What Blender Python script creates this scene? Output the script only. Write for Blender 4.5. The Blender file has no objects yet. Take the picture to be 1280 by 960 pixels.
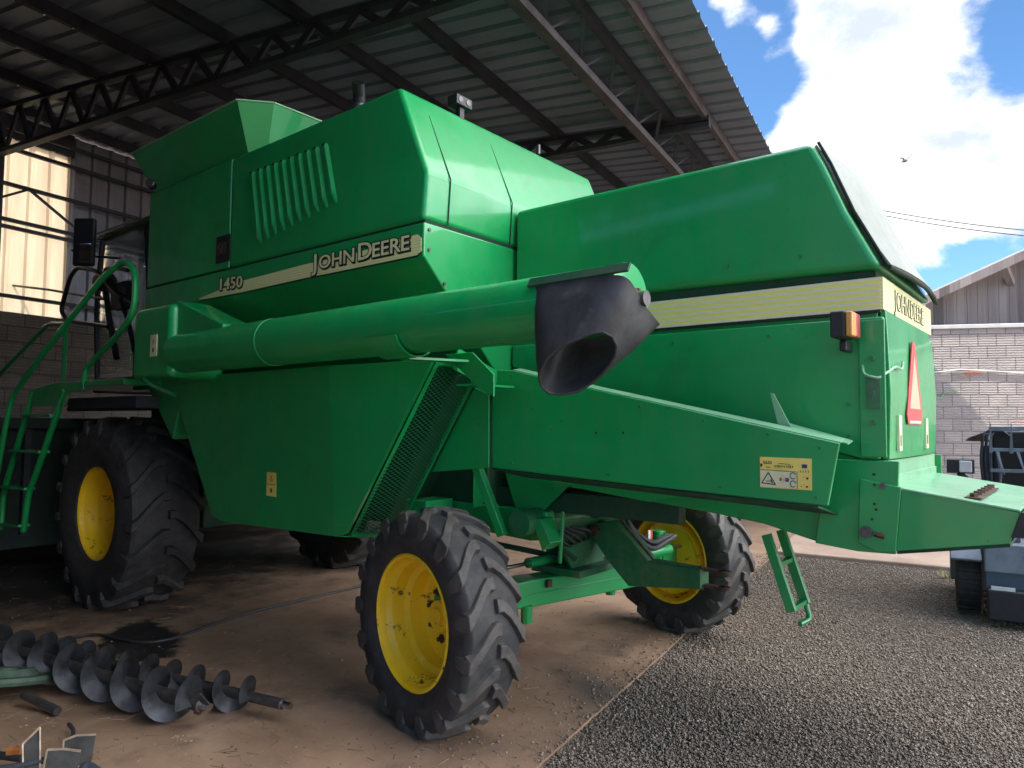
import bpy, bmesh, math, random
import numpy as np
from mathutils import Vector, Matrix
R = math.radians
random.seed(7)
rng = np.random.default_rng(11)
scene = bpy.context.scene
COL = scene.collection

# ------------------------------------------------------------------ camera model
F_PX, PITCH, ROLL, CH = 900., math.atan(50/900.), R(0.5), 1.6
fw = np.array([0, math.cos(PITCH), math.sin(PITCH)]); rt = np.array([1., 0, 0]); up = np.cross(rt, fw)
Rr = math.cos(ROLL)*rt + math.sin(ROLL)*up; Ur = -math.sin(ROLL)*rt + math.cos(ROLL)*up
CAM = np.array([0, 0, CH])
def ray(px, py):
    d = fw*F_PX + Rr*(px-640) + Ur*(480-py); return d/np.linalg.norm(d)
def gnd(px, py, z=0.):
    d = ray(px, py); return CAM + d*((z-CH)/d[2])
# machine frame: x = forward, y = left, z = up, origin under the steering axle
AZ = R(-50.8)
MU = np.array([math.sin(AZ), math.cos(AZ), 0]); MV = np.array([-MU[1], MU[0], 0])
MO = gnd(555, 925) - MV*1.35
AX = [MU, MV, np.array([0, 0, 1.])]
def on(px, py, ax, val):
    r = ray(px, py); n = AX[ax]; t = (val-(CAM-MO) @ n)/(r @ n); d = CAM+t*r-MO
    return (float(d @ MU), float(d @ MV), float(d[2]))
def SV(x, y, v): return on(x, y, 1, v)
def SU(x, y, u): return on(x, y, 0, u)
# shed frame: x = along the eave, y = inwards, z = up
SE = np.array([math.sin(R(29.2)), math.cos(R(29.2)), 0]); SN = np.array([-SE[1], SE[0], 0])

cd = bpy.data.cameras.new('camera'); cam = bpy.data.objects.new('camera', cd); COL.objects.link(cam)
cd.sensor_width = 36; cd.lens = F_PX/1280*36; cd.clip_end = 5000; cd.clip_start = .05
M = Matrix.Identity(4)
for i in range(3):
    M[i][0] = Rr[i]; M[i][1] = Ur[i]; M[i][2] = -fw[i]; M[i][3] = CAM[i]
cam.matrix_world = M
scene.camera = cam

# ------------------------------------------------------------------ materials
class NT:
    def __init__(s, name):
        s.m = bpy.data.materials.new(name); s.m.use_nodes = True
        s.t = s.m.node_tree; s.b = s.t.nodes['Principled BSDF']
    def n(s, ty, **kw):
        o = s.t.nodes.new(ty)
        for k, v in kw.items():
            if k in o.inputs.keys(): o.inputs[k].default_value = v
            else: setattr(o, k, v)
        return o
    def l(s, a, b): s.t.links.new(a, b)
    def coord(s, kind='Object'):
        return s.n('ShaderNodeTexCoord').outputs[kind]
    def noise(s, scale, detail=4, rough=.6, vec=None, dist=0):
        o = s.n('ShaderNodeTexNoise'); o.inputs['Scale'].default_value = scale
        o.inputs['Detail'].default_value = detail; o.inputs['Roughness'].default_value = rough
        o.inputs['Distortion'].default_value = dist
        s.l(vec if vec is not None else s.coord(), o.inputs['Vector']); return o.outputs['Fac']
    def ramp(s, fac, stops):
        o = s.n('ShaderNodeValToRGB'); e = o.color_ramp.elements
        while len(e) < len(stops): e.new(.5)
        for el, (p, c) in zip(e, stops):
            el.position = p; el.color = (c[0], c[1], c[2], 1) if not isinstance(c, (int, float)) else (c, c, c, 1)
        s.l(fac, o.inputs['Fac']); return o.outputs['Color']
    def mix(s, fac, a, b):
        o = s.n('ShaderNodeMix', data_type='RGBA')
        for v, i in ((fac, 0), (a, 6), (b, 7)):
            if isinstance(v, (int, float)): o.inputs[i].default_value = v
            elif isinstance(v, tuple): o.inputs[i].default_value = (*v[:3], 1)
            else: s.l(v, o.inputs[i])
        return o.outputs[2]
    def math(s, op, a, b=0.):
        o = s.n('ShaderNodeMath', operation=op)
        for v, i in ((a, 0), (b, 1)):
            if isinstance(v, (int, float)): o.inputs[i].default_value = v
            else: s.l(v, o.inputs[i])
        return o.outputs[0]
    def bump(s, h, strength=.3, dist=.01):
        o = s.n('ShaderNodeBump'); o.inputs['Strength'].default_value = strength; o.inputs['Distance'].default_value = dist
        s.l(h, o.inputs['Height']); s.l(o.outputs['Normal'], s.b.inputs['Normal']); return o
    def base(s, c):
        if isinstance(c, tuple): s.b.inputs['Base Color'].default_value = (*c, 1)
        else: s.l(c, s.b.inputs['Base Color'])
    def set(s, **kw):
        for k, v in kw.items():
            k = k.replace('_', ' ')
            if isinstance(v, (int, float, tuple)): s.b.inputs[k].default_value = v
            else: s.l(v, s.b.inputs[k])
def simple(name, col, rough=.5, metal=0., nscale=12, var=.25, bump=0., coat=0.):
    t = NT(name); f = t.noise(nscale, 5)
    t.base(t.ramp(f, [(.3, tuple(c*(1-var) for c in col)), (.7, tuple(min(1, c*(1+var)) for c in col))]))
    t.set(Roughness=rough, Metallic=metal)
    if coat: t.set(Coat_Weight=coat, Coat_Roughness=.12)
    if bump: t.bump(t.noise(nscale*4, 4), bump, .004)
    return t.m
def paint(name, col, dust=.25, rust=.0, rough=.36, dustcol=(.18, .15, .11), coat=.5, fade=.12, chips=0):
    t = NT(name); co = t.coord()
    big = t.noise(1.3, 4, .6, co); fine = t.noise(22, 6, .7, co)
    c = t.ramp(big, [(.3, tuple(x*(1-fade) for x in col)), (.7, tuple(x*(1+fade) for x in col))])
    mp = t.n('ShaderNodeMapping'); mp.inputs['Scale'].default_value = (9, 9, .8); t.l(co, mp.inputs['Vector'])
    st = t.noise(1.0, 5, .65, mp.outputs['Vector'])
    d = t.math('MULTIPLY', t.ramp(t.math('MULTIPLY', t.math('ADD', fine, st), .5), [(.45, 0.), (.72, 1.)]), dust)
    c = t.mix(d, c, dustcol)
    if rust:
        r = t.ramp(t.noise(7, 8, .75, co), [(.66-rust*.1, 0.), (.70-rust*.1, 1.)])
        c = t.mix(r, c, (.07, .03, .018))
    if chips:
        ch = t.ramp(t.noise(26, 3, .6, co), [(.735, 0.), (.755, 1.)]); c = t.mix(ch, c, (.10, .07, .045))
        m3 = t.n('ShaderNodeMapping'); m3.inputs['Scale'].default_value = (3, 3, 60); m3.inputs['Rotation'].default_value = (.3, .5, .2); t.l(co, m3.inputs['Vector'])
        sc_ = t.ramp(t.noise(1., 3, .5, m3.outputs['Vector']), [(.74, 0.), (.76, .35)]); c = t.mix(sc_, c, (.10, .34, .16))
        gr = t.ramp(t.noise(2.4, 8, .72, co, .5), [(.56, 0.), (.74, .45)]); c = t.mix(gr, c, (.012, .13, .045))
    t.base(c)
    t.set(Roughness=t.ramp(t.noise(6, 5, .6, co), [(.3, rough*.8), (.75, min(1, rough*1.5))]), Coat_Weight=coat, Coat_Roughness=.07)
    w = t.noise(1.6, 2, .5, co)
    t.bump(w, .11, .012)
    return t.m
MT = {}
MT['green'] = paint('green_paint', (.001, .285, .070), dust=.16, chips=1)
MT['green_dirty'] = paint('green_paint_dirty', (.004, .14, .045), dust=.55, rust=.25, rough=.5, coat=.2)
MT['green_pale'] = paint('green_paint_pale', (.19, .43, .24), dust=.3, rust=.2, rough=.4, coat=.3)  # pale green: sky reflection on the tray top is put into the colour
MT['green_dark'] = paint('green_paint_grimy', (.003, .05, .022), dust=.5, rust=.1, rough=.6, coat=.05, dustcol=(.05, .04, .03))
MT['hatch'] = paint('faded_hatch_sky_sheen', (.27, .285, .235), dust=.5, rust=.1, rough=.55, coat=.1)  # faded green with the sky's pale reflection mixed into the colour
MT['yellow'] = paint('yellow_rim_paint', (.97, .60, .012), dust=.18, rust=.75, rough=.42, coat=.3, dustcol=(.45, .33, .12), fade=.08)
MT['dullgreen'] = simple('dull_green_cast_iron', (.05, .085, .06), .7, .1, 12, .4, .3)
MT['headerdark'] = simple('dark_header_paint', (.004, .018, .011), .7)  # near-black green for the header
MT['rust'] = simple('rusty_steel', (.09, .045, .03), .8, .2, 20, .5, .4)
MT['seam'] = simple('seam_shadow_gap', (.006, .02, .012), .9)
MT['steel'] = simple('worn_steel', (.12, .11, .11), .45, .8, 15, .4, .2)
MT['flight'] = simple('auger_flight_steel', (.045, .047, .055), .48, .6, 9, .7, .4)
MT['darksteel'] = simple('dark_steel_section', (.035, .04, .052), .6, .3, 5, .3, .2)
MT['purlin'] = simple('purlin_steel', (.018, .02, .028), .65, .3, 4, .5, .2)
MT['purlin_rusty'] = simple('rust_primer_steel', (.07, .058, .062), .7, .2, 4, .5, .2)
MT['black'] = simple('black_plastic', (.012, .012, .014), .5, 0, 20, .3)
MT['blackgloss'] = simple('black_gloss_tube', (.01, .01, .012), .3, 0, 20, .3)
MT['chrome'] = simple('hydraulic_rod', (.5, .5, .5), .2, 1, 20, .1)
MT['hose'] = simple('rubber_hose', (.02, .02, .022), .6, 0, 20, .3)
MT['cream'] = simple('cream_decal', (.72, .66, .36), .45, 0, 6, .05)
MT['ink'] = simple('decal_ink', (.01, .015, .012), .5)
MT['white'] = simple('white_metal', (.6, .6, .58), .4, 0, 8, .1)
MT['orange_lens'] = simple('amber_lens', (.62, .27, .06), .35, 0, 8, .1)
MT['red_lens'] = simple('red_lens', (.30, .04, .05), .35, 0, 8, .1)
MT['salmon'] = simple('faded_reflector', (.80, .38, .24), .4, 0, 8, .1)
MT['redref'] = simple('red_reflector', (.62, .06, .06), .35, 0, 8, .1)
MT['labelyellow'] = simple('label_yellow', (.80, .62, .14), .45, 0, 10, .08)
MT['labelpale'] = simple('label_pale', (.72, .68, .42), .45, 0, 10, .08)
MT['labelblue'] = simple('label_blue', (.02, .04, .16), .45, 0, 10, .08)
MT['navy'] = simple('navy_machine_paint', (.025, .033, .055), .45, 0, 7, .2, 0, .3)
MT['bluegrey'] = simple('bluegrey_paint', (.15, .175, .21), .5, 0, 7, .3, .2)
MT['seat'] = simple('black_seat_vinyl', (.015, .015, .017), .6)
MT['orange'] = simple('orange_paint', (.38, .13, .03), .5)
MT['wire'] = simple('cable', (.03, .03, .035), .6)
MT['lampglass'] = simple('lamp_lens', (.55, .55, .6), .15, .2, 8, .1)

def m_rubber():
    t = NT('tyre_rubber'); co = t.coord()
    f = t.noise(5, 6, .65, co)
    c = t.ramp(f, [(.3, (.016, .016, .018)), (.75, (.045, .042, .042))])
    sc = t.n('ShaderNodeSeparateXYZ'); t.l(co, sc.inputs[0])
    # dust worn into the tread surfaces, with a shape of its own
    d = t.ramp(t.noise(14, 6, .7, co), [(.45, 0.), (.8, .6)])
    c = t.mix(d, c, (.10, .085, .075)); t.base(c)
    t.set(Roughness=.7); t.bump(t.noise(60, 5, .7, co), .35, .004); return t.m
MT['rubber'] = m_rubber()
def m_lug():
    t = NT('worn_lug_rubber'); co = t.coord()
    c = t.ramp(t.noise(9, 6, .7, co), [(.3, (.032, .029, .027)), (.72, (.115, .10, .088))])
    t.base(c); t.set(Roughness=.65); t.bump(t.noise(45, 6, .75, co), .6, .006); return t.m
MT['lug'] = m_lug()
def m_rubber_spout():
    t = NT('spout_rubber'); co = t.coord()
    c = t.ramp(t.noise(6, 6, .7, co, .6), [(.35, (.020, .021, .023)), (.7, (.055, .055, .058))])
    c = t.mix(t.ramp(t.noise(4, 5, .7, co), [(.6, 0.), (.75, .6)]), c, (.16, .12, .10)); t.base(c)
    t.set(Roughness=.55); t.bump(t.noise(9, 4, .6, co), .25, .01); return t.m
MT['spout'] = m_rubber_spout()
def m_stripe():
    t = NT('stripe_decal'); co = t.coord(); s = t.n('ShaderNodeSeparateXYZ'); t.l(co, s.inputs[0])
    w = t.n('ShaderNodeMath', operation='FRACT'); t.l(t.math('MULTIPLY', s.outputs['Z'], 38.), w.inputs[0])
    c = t.ramp(w.outputs[0], [(.40, (.78, .74, .14)), (.55, (.72, .64, .46)), (.92, (.72, .64, .46)), (1., (.78, .74, .14))])
    t.base(c); t.set(Roughness=.4, Coat_Weight=.2); return t.m
MT['stripe'] = m_stripe()
def m_stripe2():
    t = NT('cream_stripe_decal'); co = t.coord(); s = t.n('ShaderNodeSeparateXYZ'); t.l(co, s.inputs[0])
    w = t.n('ShaderNodeMath', operation='FRACT'); t.l(t.math('MULTIPLY', s.outputs['Z'], 60.), w.inputs[0])
    c = t.ramp(w.outputs[0], [(.45, (.80, .77, .34)), (.6, (.72, .66, .34)), (.9, (.72, .66, .34)), (1., (.80, .77, .34))])
    t.base(c); t.set(Roughness=.4, Coat_Weight=.2); return t.m
MT['stripe2'] = m_stripe2()
def m_screen():
    t = NT('perforated_sheet'); co = t.coord('UV')
    v = t.n('ShaderNodeTexVoronoi', feature='F1'); v.inputs['Randomness'].default_value = 0.; v.inputs['Scale'].default_value = 1.
    mp = t.n('ShaderNodeMapping'); mp.inputs['Scale'].default_value = (58, 58, 1); mp.inputs['Rotation'].default_value = (0, 0, R(45)); t.l(co, mp.inputs['Vector'])
    t.l(mp.outputs[0], v.inputs['Vector'])
    a = t.ramp(v.outputs['Distance'], [(.37, 0.), (.40, 1.)])
    t.base((.004, .085, .03)); t.set(Roughness=.5, Alpha=a); return t.m
MT['screen'] = m_screen()
def m_sheet(name, c1, c2, rough=.5, metal=.5):
    t = NT(name); co = t.coord()
    mp = t.n('ShaderNodeMapping'); mp.inputs['Scale'].default_value = (3, .5, 1); t.l(co, mp.inputs['Vector'])
    c = t.ramp(t.noise(1.2, 6, .65, mp.outputs[0]), [(.3, c1), (.72, c2)])
    c = t.mix(t.ramp(t.noise(2.5, 6, .7, co), [(.6, 0.), (.72, .5)]), c, (.10, .065, .045)); t.base(c)
    t.set(Roughness=rough, Metallic=metal); t.bump(t.noise(3, 3, .5, co), .15, .02); return t.m
MT['roof'] = m_sheet('galvanised_roof_sheet', (.13, .15, .20), (.20, .23, .29), .55, .2)
MT['wallsheet'] = m_sheet('galvanised_wall_sheet', (.15, .16, .20), (.25, .265, .31), .5, .2)
def m_translucent():
    t = NT('translucent_sheet'); co = t.coord()
    tr = t.n('ShaderNodeBsdfTranslucent'); mx = t.n('ShaderNodeMixShader'); out = t.t.nodes['Material Output']
    mp = t.n('ShaderNodeMapping'); mp.inputs['Scale'].default_value = (5, 5, .6); t.l(co, mp.inputs['Vector'])
    c = t.ramp(t.noise(1.5, 5, .6, mp.outputs[0]), [(.3, (.78, .70, .58)), (.7, (.90, .83, .70))])
    t.base(c); t.l(c, tr.inputs['Color']); t.set(Roughness=.5)
    mx.inputs[0].default_value = .6; t.l(t.b.outputs[0], mx.inputs[1]); t.l(tr.outputs[0], mx.inputs[2]); t.l(mx.outputs[0], out.inputs[0]); return t.m
MT['translucent'] = m_translucent()
def m_slab():
    t = NT('dusty_concrete_floor'); co = t.coord()
    c = t.ramp(t.noise(.9, 8, .7, co, .4), [(.28, (.15, .092, .058)), (.5, (.27, .168, .108)), (.75, (.39, .26, .17))])
    c = t.mix(t.ramp(t.noise(1.7, 7, .7, co), [(.55, 0.), (.72, .75)]), c, (.05, .038, .034))
    mp = t.n('ShaderNodeMapping'); mp.inputs['Scale'].default_value = (1.2, 6, 1); mp.inputs['Rotation'].default_value = (0, 0, R(20)); t.l(co, mp.inputs['Vector'])
    c = t.mix(t.ramp(t.noise(1.0, 6, .7, mp.outputs[0]), [(.56, 0.), (.75, .5)]), c, (.38, .27, .2))
    # ragged blots in the floor colour: one oil stain, three patches of painted shade
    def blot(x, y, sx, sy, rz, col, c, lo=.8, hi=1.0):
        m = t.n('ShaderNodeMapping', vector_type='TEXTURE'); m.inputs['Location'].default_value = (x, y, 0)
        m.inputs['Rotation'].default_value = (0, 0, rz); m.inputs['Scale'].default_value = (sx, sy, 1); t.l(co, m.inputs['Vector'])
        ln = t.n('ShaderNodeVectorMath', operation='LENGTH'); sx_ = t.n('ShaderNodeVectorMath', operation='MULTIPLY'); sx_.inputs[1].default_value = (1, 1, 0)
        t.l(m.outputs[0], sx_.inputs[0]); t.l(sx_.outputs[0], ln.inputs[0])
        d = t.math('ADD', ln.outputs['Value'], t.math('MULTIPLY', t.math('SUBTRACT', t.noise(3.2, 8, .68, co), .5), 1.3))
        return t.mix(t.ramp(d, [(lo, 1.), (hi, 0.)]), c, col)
    def sh(px, py):
        p = gnd(px, py); return float(p @ SE), float(p @ SN)
    x, y = sh(90, 700); c = blot(x, y, 4.3, 3.5, 0, (.020, .016, .015), c, .55, 1.35)  # shade of the left interior painted into the floor, near black
    x, y = sh(175, 800); c = blot(x, y, .62, .30, R(60), (.012, .010, .010), c)
    x, y = sh(900, 760); c = blot(x, y, .5, .3, 0, (.09, .065, .055), c, .2, 1.3)  # painted shadow on the slab by the far steering wheel
    x, y = sh(740, 860); c = blot(x, y, .5, .22, 1., (.10, .075, .06), c, .2, 1.3)  # second painted shadow, on the slab behind the axle
    nz = t.n('ShaderNodeTexNoise'); nz.inputs['Scale'].default_value = 1.6; nz.inputs['Detail'].default_value = 6.; t.l(co, nz.inputs['Vector'])
    ad = t.n('ShaderNodeVectorMath', operation='ADD'); sc2 = t.n('ShaderNodeVectorMath', operation='SCALE'); sc2.inputs['Scale'].default_value = .9; t.l(nz.outputs['Color'], sc2.inputs[0]); t.l(sc2.outputs[0], ad.inputs[0]); t.l(co, ad.inputs[1])
    vc = t.n('ShaderNodeTexVoronoi', feature='DISTANCE_TO_EDGE'); vc.inputs['Scale'].default_value = .42; t.l(ad.outputs[0], vc.inputs['Vector'])
    c = t.mix(t.ramp(vc.outputs['Distance'], [(.0, .4), (.0035, 0.)]), c, (.04, .028, .022))
    t.base(c)
    t.set(Roughness=t.ramp(t.noise(2.3, 5, .6, co), [(.3, .5), (.7, .85)]))
    t.bump(t.noise(30, 7, .7, co), .25, .006); return t.m
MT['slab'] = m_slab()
def m_gravelbase():
    t = NT('gravel_bed'); co = t.coord()
    v = t.n('ShaderNodeTexVoronoi', feature='F1'); v.inputs['Scale'].default_value = 55.; t.l(co, v.inputs['Vector'])
    v2 = t.n('ShaderNodeTexVoronoi', feature='F1'); v2.inputs['Scale'].default_value = 34.; t.l(co, v2.inputs['Vector'])
    s = t.n('ShaderNodeSeparateColor'); t.l(v.outputs['Color'], s.inputs[0])
    c = t.ramp(s.outputs[0], [(0., (.14, .110, .086)), (.5, (.20, .158, .126)), (1., (.28, .222, .18))])
    big = t.ramp(t.noise(.8, 5, .6, co), [(.35, 0.), (.7, .6)])
    c = t.mix(big, c, (.16, .115, .085))
    t.base(c); t.set(Roughness=.85)
    t.bump(t.math('ADD', v.outputs['Distance'], v2.outputs['Distance']), 1., .02).invert = True; return t.m
MT['gravel'] = m_gravelbase()
def m_stone():
    t = NT('gravel_stone'); a = t.n('ShaderNodeAttribute', attribute_name='tone')
    t.base(t.ramp(a.outputs['Fac'], [(0., (.135, .104, .078)), (.5, (.195, .151, .115)), (.9, (.25, .197, .152)), (1., (.33, .265, .205))]))
    t.set(Roughness=.8); return t.m
MT['stone'] = m_stone()
def m_apron():
    t = NT('pale_concrete'); co = t.coord()
    c = t.ramp(t.noise(1.1, 8, .7, co, .5), [(.3, (.28, .19, .14)), (.7, (.46, .335, .255))])
    t.base(c); t.set(Roughness=.85); t.bump(t.noise(25, 6, .7, co), .3, .006); return t.m
MT['apron'] = m_apron()
def m_earth():
    t = NT('red_earth'); co = t.coord()
    t.base(t.ramp(t.noise(.5, 8, .7, co), [(.3, (.16, .09, .06)), (.7, (.28, .17, .12))])); t.set(Roughness=.9); return t.m
MT['earth'] = m_earth()
def m_blocks(name, c1, c2, mortar, stain, bw=.26, bh=.195, red=False):
    t = NT(name); co = t.coord()
    mp = t.n('ShaderNodeMapping'); mp.inputs['Rotation'].default_value = (R(-90), 0, 0); t.l(co, mp.inputs['Vector'])
    nz = t.n('ShaderNodeTexNoise'); nz.inputs['Scale'].default_value = 6.; t.l(co, nz.inputs['Vector'])
    wob = t.n('ShaderNodeVectorMath', operation='SCALE'); wob.inputs['Scale'].default_value = .02; t.l(nz.outputs['Color'], wob.inputs[0])
    ad = t.n('ShaderNodeVectorMath', operation='ADD'); t.l(co, ad.inputs[0]); t.l(wob.outputs[0], ad.inputs[1])
    sp = t.n('ShaderNodeSeparateXYZ'); t.l(ad.outputs[0], sp.inputs[0]); cb = t.n('ShaderNodeCombineXYZ')
    t.l(sp.outputs['X'], cb.inputs[0]); t.l(sp.outputs['Z'], cb.inputs[1])
    b = t.n('ShaderNodeTexBrick'); t.l(cb.outputs[0], b.inputs['Vector'])
    b.inputs['Color1'].default_value = (*c1, 1); b.inputs['Color2'].default_value = (*c2, 1); b.inputs['Mortar'].default_value = (*mortar, 1)
    b.inputs['Scale'].default_value = 1.; b.inputs['Mortar Size'].default_value = .008; b.inputs['Brick Width'].default_value = bw; b.inputs['Row Height'].default_value = bh
    b.inputs['Mortar Smooth'].default_value = .3
    c = t.mix(t.ramp(t.noise(1.5, 7, .7, co), [(.42, 0.), (.72, .8)]), b.outputs['Color'], stain)
    if red:
        m2 = t.n('ShaderNodeMapping'); m2.inputs['Scale'].default_value = (1, 1, 3.2); t.l(co, m2.inputs['Vector'])
        mk = t.ramp(t.noise(1.6, 6, .6, m2.outputs[0]), [(.64, 0.), (.69, .75)])
        c = t.mix(mk, c, (.50, .20, .12))
    ribs = t.n('ShaderNodeTexWave', wave_type='BANDS', bands_direction='Z'); ribs.inputs['Scale'].default_value = 8.
    ribs.inputs['Distortion'].default_value = 2.5; ribs.inputs['Detail Scale'].default_value = 3.; t.l(co, ribs.inputs['Vector'])
    h = t.math('ADD', t.math('MULTIPLY', ribs.outputs['Fac'], .35), t.math('MULTIPLY', b.outputs['Fac'], -1.2))
    h = t.math('ADD', h, t.math('MULTIPLY', t.noise(12, 6, .7, co), .8))
    t.base(c); t.set(Roughness=.9); t.bump(h, .9, .02); return t.m
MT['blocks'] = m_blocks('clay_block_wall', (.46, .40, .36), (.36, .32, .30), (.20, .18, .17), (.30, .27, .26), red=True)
MT['blocks_dark'] = m_blocks('added_wall_dark_blocks', (.15, .12, .10), (.11, .09, .08), (.06, .05, .045), (.05, .045, .04), .4, .2)
def m_wood():
    t = NT('weathered_boards'); co = t.coord(); s = t.n('ShaderNodeSeparateXYZ'); t.l(co, s.inputs[0])
    k = t.n('ShaderNodeMath', operation='FLOOR'); t.l(t.math('MULTIPLY', s.outputs['X'], 6.2), k.inputs[0])
    wn = t.n('ShaderNodeTexWhiteNoise', noise_dimensions='1D'); t.l(k.outputs[0], wn.inputs['W'])
    mp = t.n('ShaderNodeMapping'); mp.inputs['Scale'].default_value = (30, 30, 1.2); t.l(co, mp.inputs['Vector'])
    g = t.noise(1., 6, .7, mp.outputs[0])
    c = t.ramp(t.math('ADD', t.math('MULTIPLY', wn.outputs[0], .55), t.math('MULTIPLY', g, .5)), [(.2, (.12, .095, .09)), (.55, (.25, .205, .19)), (.9, (.38, .32, .29))])
    t.base(c); t.set(Roughness=.85)
    t.bump(g, .4, .01); return t.m
MT['wood'] = m_wood()
def m_glass():
    t = NT('cab_glass'); t.base((.55, .75, .7)); t.set(Roughness=.03, Transmission_Weight=1., IOR=1.1, Alpha=.6); return t.m
MT['glass'] = m_glass()
def m_mirror():
    t = NT('mirror_glass'); t.base((.8, .85, .85)); t.set(Roughness=.02, Metallic=1.); return t.m
MT['mirror'] = m_mirror()
def m_leaf():
    t = NT('foliage'); t.base(t.ramp(t.noise(1.5, 3), [(.3, (.03, .07, .02)), (.7, (.08, .13, .035))])); t.set(Roughness=.7); return t.m
MT['leaf'] = m_leaf()
MT['bark'] = simple('bark', (.10, .075, .055), .9)
MT['weed'] = simple('dry_weed', (.22, .22, .06), .8)

# ------------------------------------------------------------------ mesh helpers
def prop(o, label=None, cat=None, group=None, kind=None):
    if label: o['label'] = label
    if cat: o['category'] = cat
    if group: o['group'] = group
    if kind: o['kind'] = kind
    return o
def empty(name, loc=(0, 0, 0), rz=0, parent=None):
    o = bpy.data.objects.new(name, None); COL.objects.link(o); o.empty_display_size = .2
    o.location = loc; o.rotation_euler = (0, 0, rz); o.parent = parent; return o
def obj(name, bm, mat, parent=None, bevel=0., seg=2, angle=32, solid=0., subs=0):
    me = bpy.data.meshes.new(name); bm.normal_update(); bm.to_mesh(me); bm.free()
    mats = mat if isinstance(mat, (list, tuple)) else [mat]
    for m in mats: me.materials.append(MT[m])
    for p in me.polygons: p.use_smooth = True
    me.set_sharp_from_angle(angle=R(angle))
    o = bpy.data.objects.new(name, me); COL.objects.link(o); o.parent = parent
    if solid:
        s = o.modifiers.new('thickness', 'SOLIDIFY'); s.thickness = solid; s.offset = 0
        es_ = o.modifiers.new('crisp', 'EDGE_SPLIT'); es_.split_angle = R(angle)
    if bevel:
        b = o.modifiers.new('bevel', 'BEVEL'); b.width = bevel; b.segments = seg; b.limit_method = 'ANGLE'; b.angle_limit = R(25); b.harden_normals = True
    return o
def obj_s(name, bm, mat, parent=None, **kw):
    """every separate piece of the bmesh becomes a part of its own"""
    bm.verts.ensure_lookup_table(); seen = set(); out = []
    for v0 in bm.verts:
        if v0 in seen: continue
        st = [v0]; comp = set([v0])
        while st:
            v = st.pop()
            for e in v.link_edges:
                w = e.other_vert(v)
                if w not in comp: comp.add(w); st.append(w)
        seen |= comp
        nb = bmesh.new(); mp = {v: nb.verts.new(v.co) for v in bm.verts if v in comp}
        fs = set(f for v in comp for f in v.link_faces)
        for f in fs: nf = nb.faces.new([mp[v] for v in f.verts]); nf.material_index = f.material_index
        out.append(obj(name, nb, mat, parent, **kw))
    bm.free(); return out
def B(): return bmesh.new()
def face(bm, pts, mi=0):
    vs = [bm.verts.new(p) for p in pts]; f = bm.faces.new(vs); f.material_index = mi; return f
def hull_loft(bm, loops, cap=True, closed=True, mi=0):
    rows = [[bm.verts.new(p) for p in lp] for lp in loops]; n = len(rows[0])
    for a, b in zip(rows, rows[1:]):
        for i in range(n if closed else n-1):
            f = bm.faces.new((a[i], a[(i+1) % n], b[(i+1) % n], b[i])); f.material_index = mi
    if cap and closed:
        f = bm.faces.new(list(reversed(rows[0]))); f.material_index = mi
        f = bm.faces.new(rows[-1]); f.material_index = mi
    return rows
def box(bm, x0, x1, y0, y1, z0, z1, mi=0):
    hull_loft(bm, [[(x0, y0, z0), (x1, y0, z0), (x1, y1, z0), (x0, y1, z0)], [(x0, y0, z1), (x1, y0, z1), (x1, y1, z1), (x0, y1, z1)]], mi=mi)
    fix(bm)
def fix(bm): bmesh.ops.recalc_face_normals(bm, faces=bm.faces)
def prism_v(bm, poly, v0, v1, mi=0):          # polygon in (u,w), extruded across v
    hull_loft(bm, [[(u, v0, w) for u, w in poly], [(u, v1, w) for u, w in poly]], mi=mi); fix(bm)
def prism_u(bm, poly, u0, u1, mi=0):
    hull_loft(bm, [[(u0, v, w) for v, w in poly], [(u1, v, w) for v, w in poly]], mi=mi); fix(bm)
def beam(bm, a, b, w, h=None, upv=(0, 0, 1), mi=0):
    h = h or w; a = Vector(a); b = Vector(b); d = (b-a).normalized(); U = Vector(upv)
    s = d.cross(U)
    if s.length < 1e-4: s = d.cross(Vector((1, 0, 0)))
    s.normalize(); t = s.cross(d).normalized()
    q = [s*w/2+t*h/2, -s*w/2+t*h/2, -s*w/2-t*h/2, s*w/2-t*h/2]
    hull_loft(bm, [[a+x for x in q], [b+x for x in q]], mi=mi); fix(bm)
def fillet(path, r=.08, n=5):
    P = [Vector(p) for p in path]; out = [P[0]]
    for a, b, c in zip(P, P[1:], P[2:]):
        d1 = (a-b); d2 = (c-b); k = min(r, d1.length*.45, d2.length*.45)
        p1 = b+d1.normalized()*k; p2 = b+d2.normalized()*k
        for i in range(n+1):
            t = i/n; out.append((1-t)**2*p1 + 2*t*(1-t)*b + t*t*p2)
    out.append(P[-1]); return out
def tube(bm, path, r, n=12, cap=True, mi=0, rfun=None):
    P = [Vector(p) for p in path]; T = []
    for i in range(len(P)):
        d = (P[min(i+1, len(P)-1)]-P[max(i-1, 0)]).normalized(); T.append(d)
    nrm = T[0].orthogonal().normalized(); loops = []
    for i, (p, t) in enumerate(zip(P, T)):
        nrm = (nrm - t*nrm.dot(t)).normalized(); bi = t.cross(nrm); rr = rfun(i/(len(P)-1)) if rfun else r
        loops.append([p+(nrm*math.cos(2*math.pi*k/n)+bi*math.sin(2*math.pi*k/n))*rr for k in range(n)])
    hull_loft(bm, loops, cap, mi=mi); fix(bm)
def cyl(bm, a, b, r, n=24, mi=0, r2=None):
    tube(bm, [a, b], r, n, mi=mi, rfun=(lambda t: r+(r2-r)*t) if r2 is not None else None)
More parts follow.
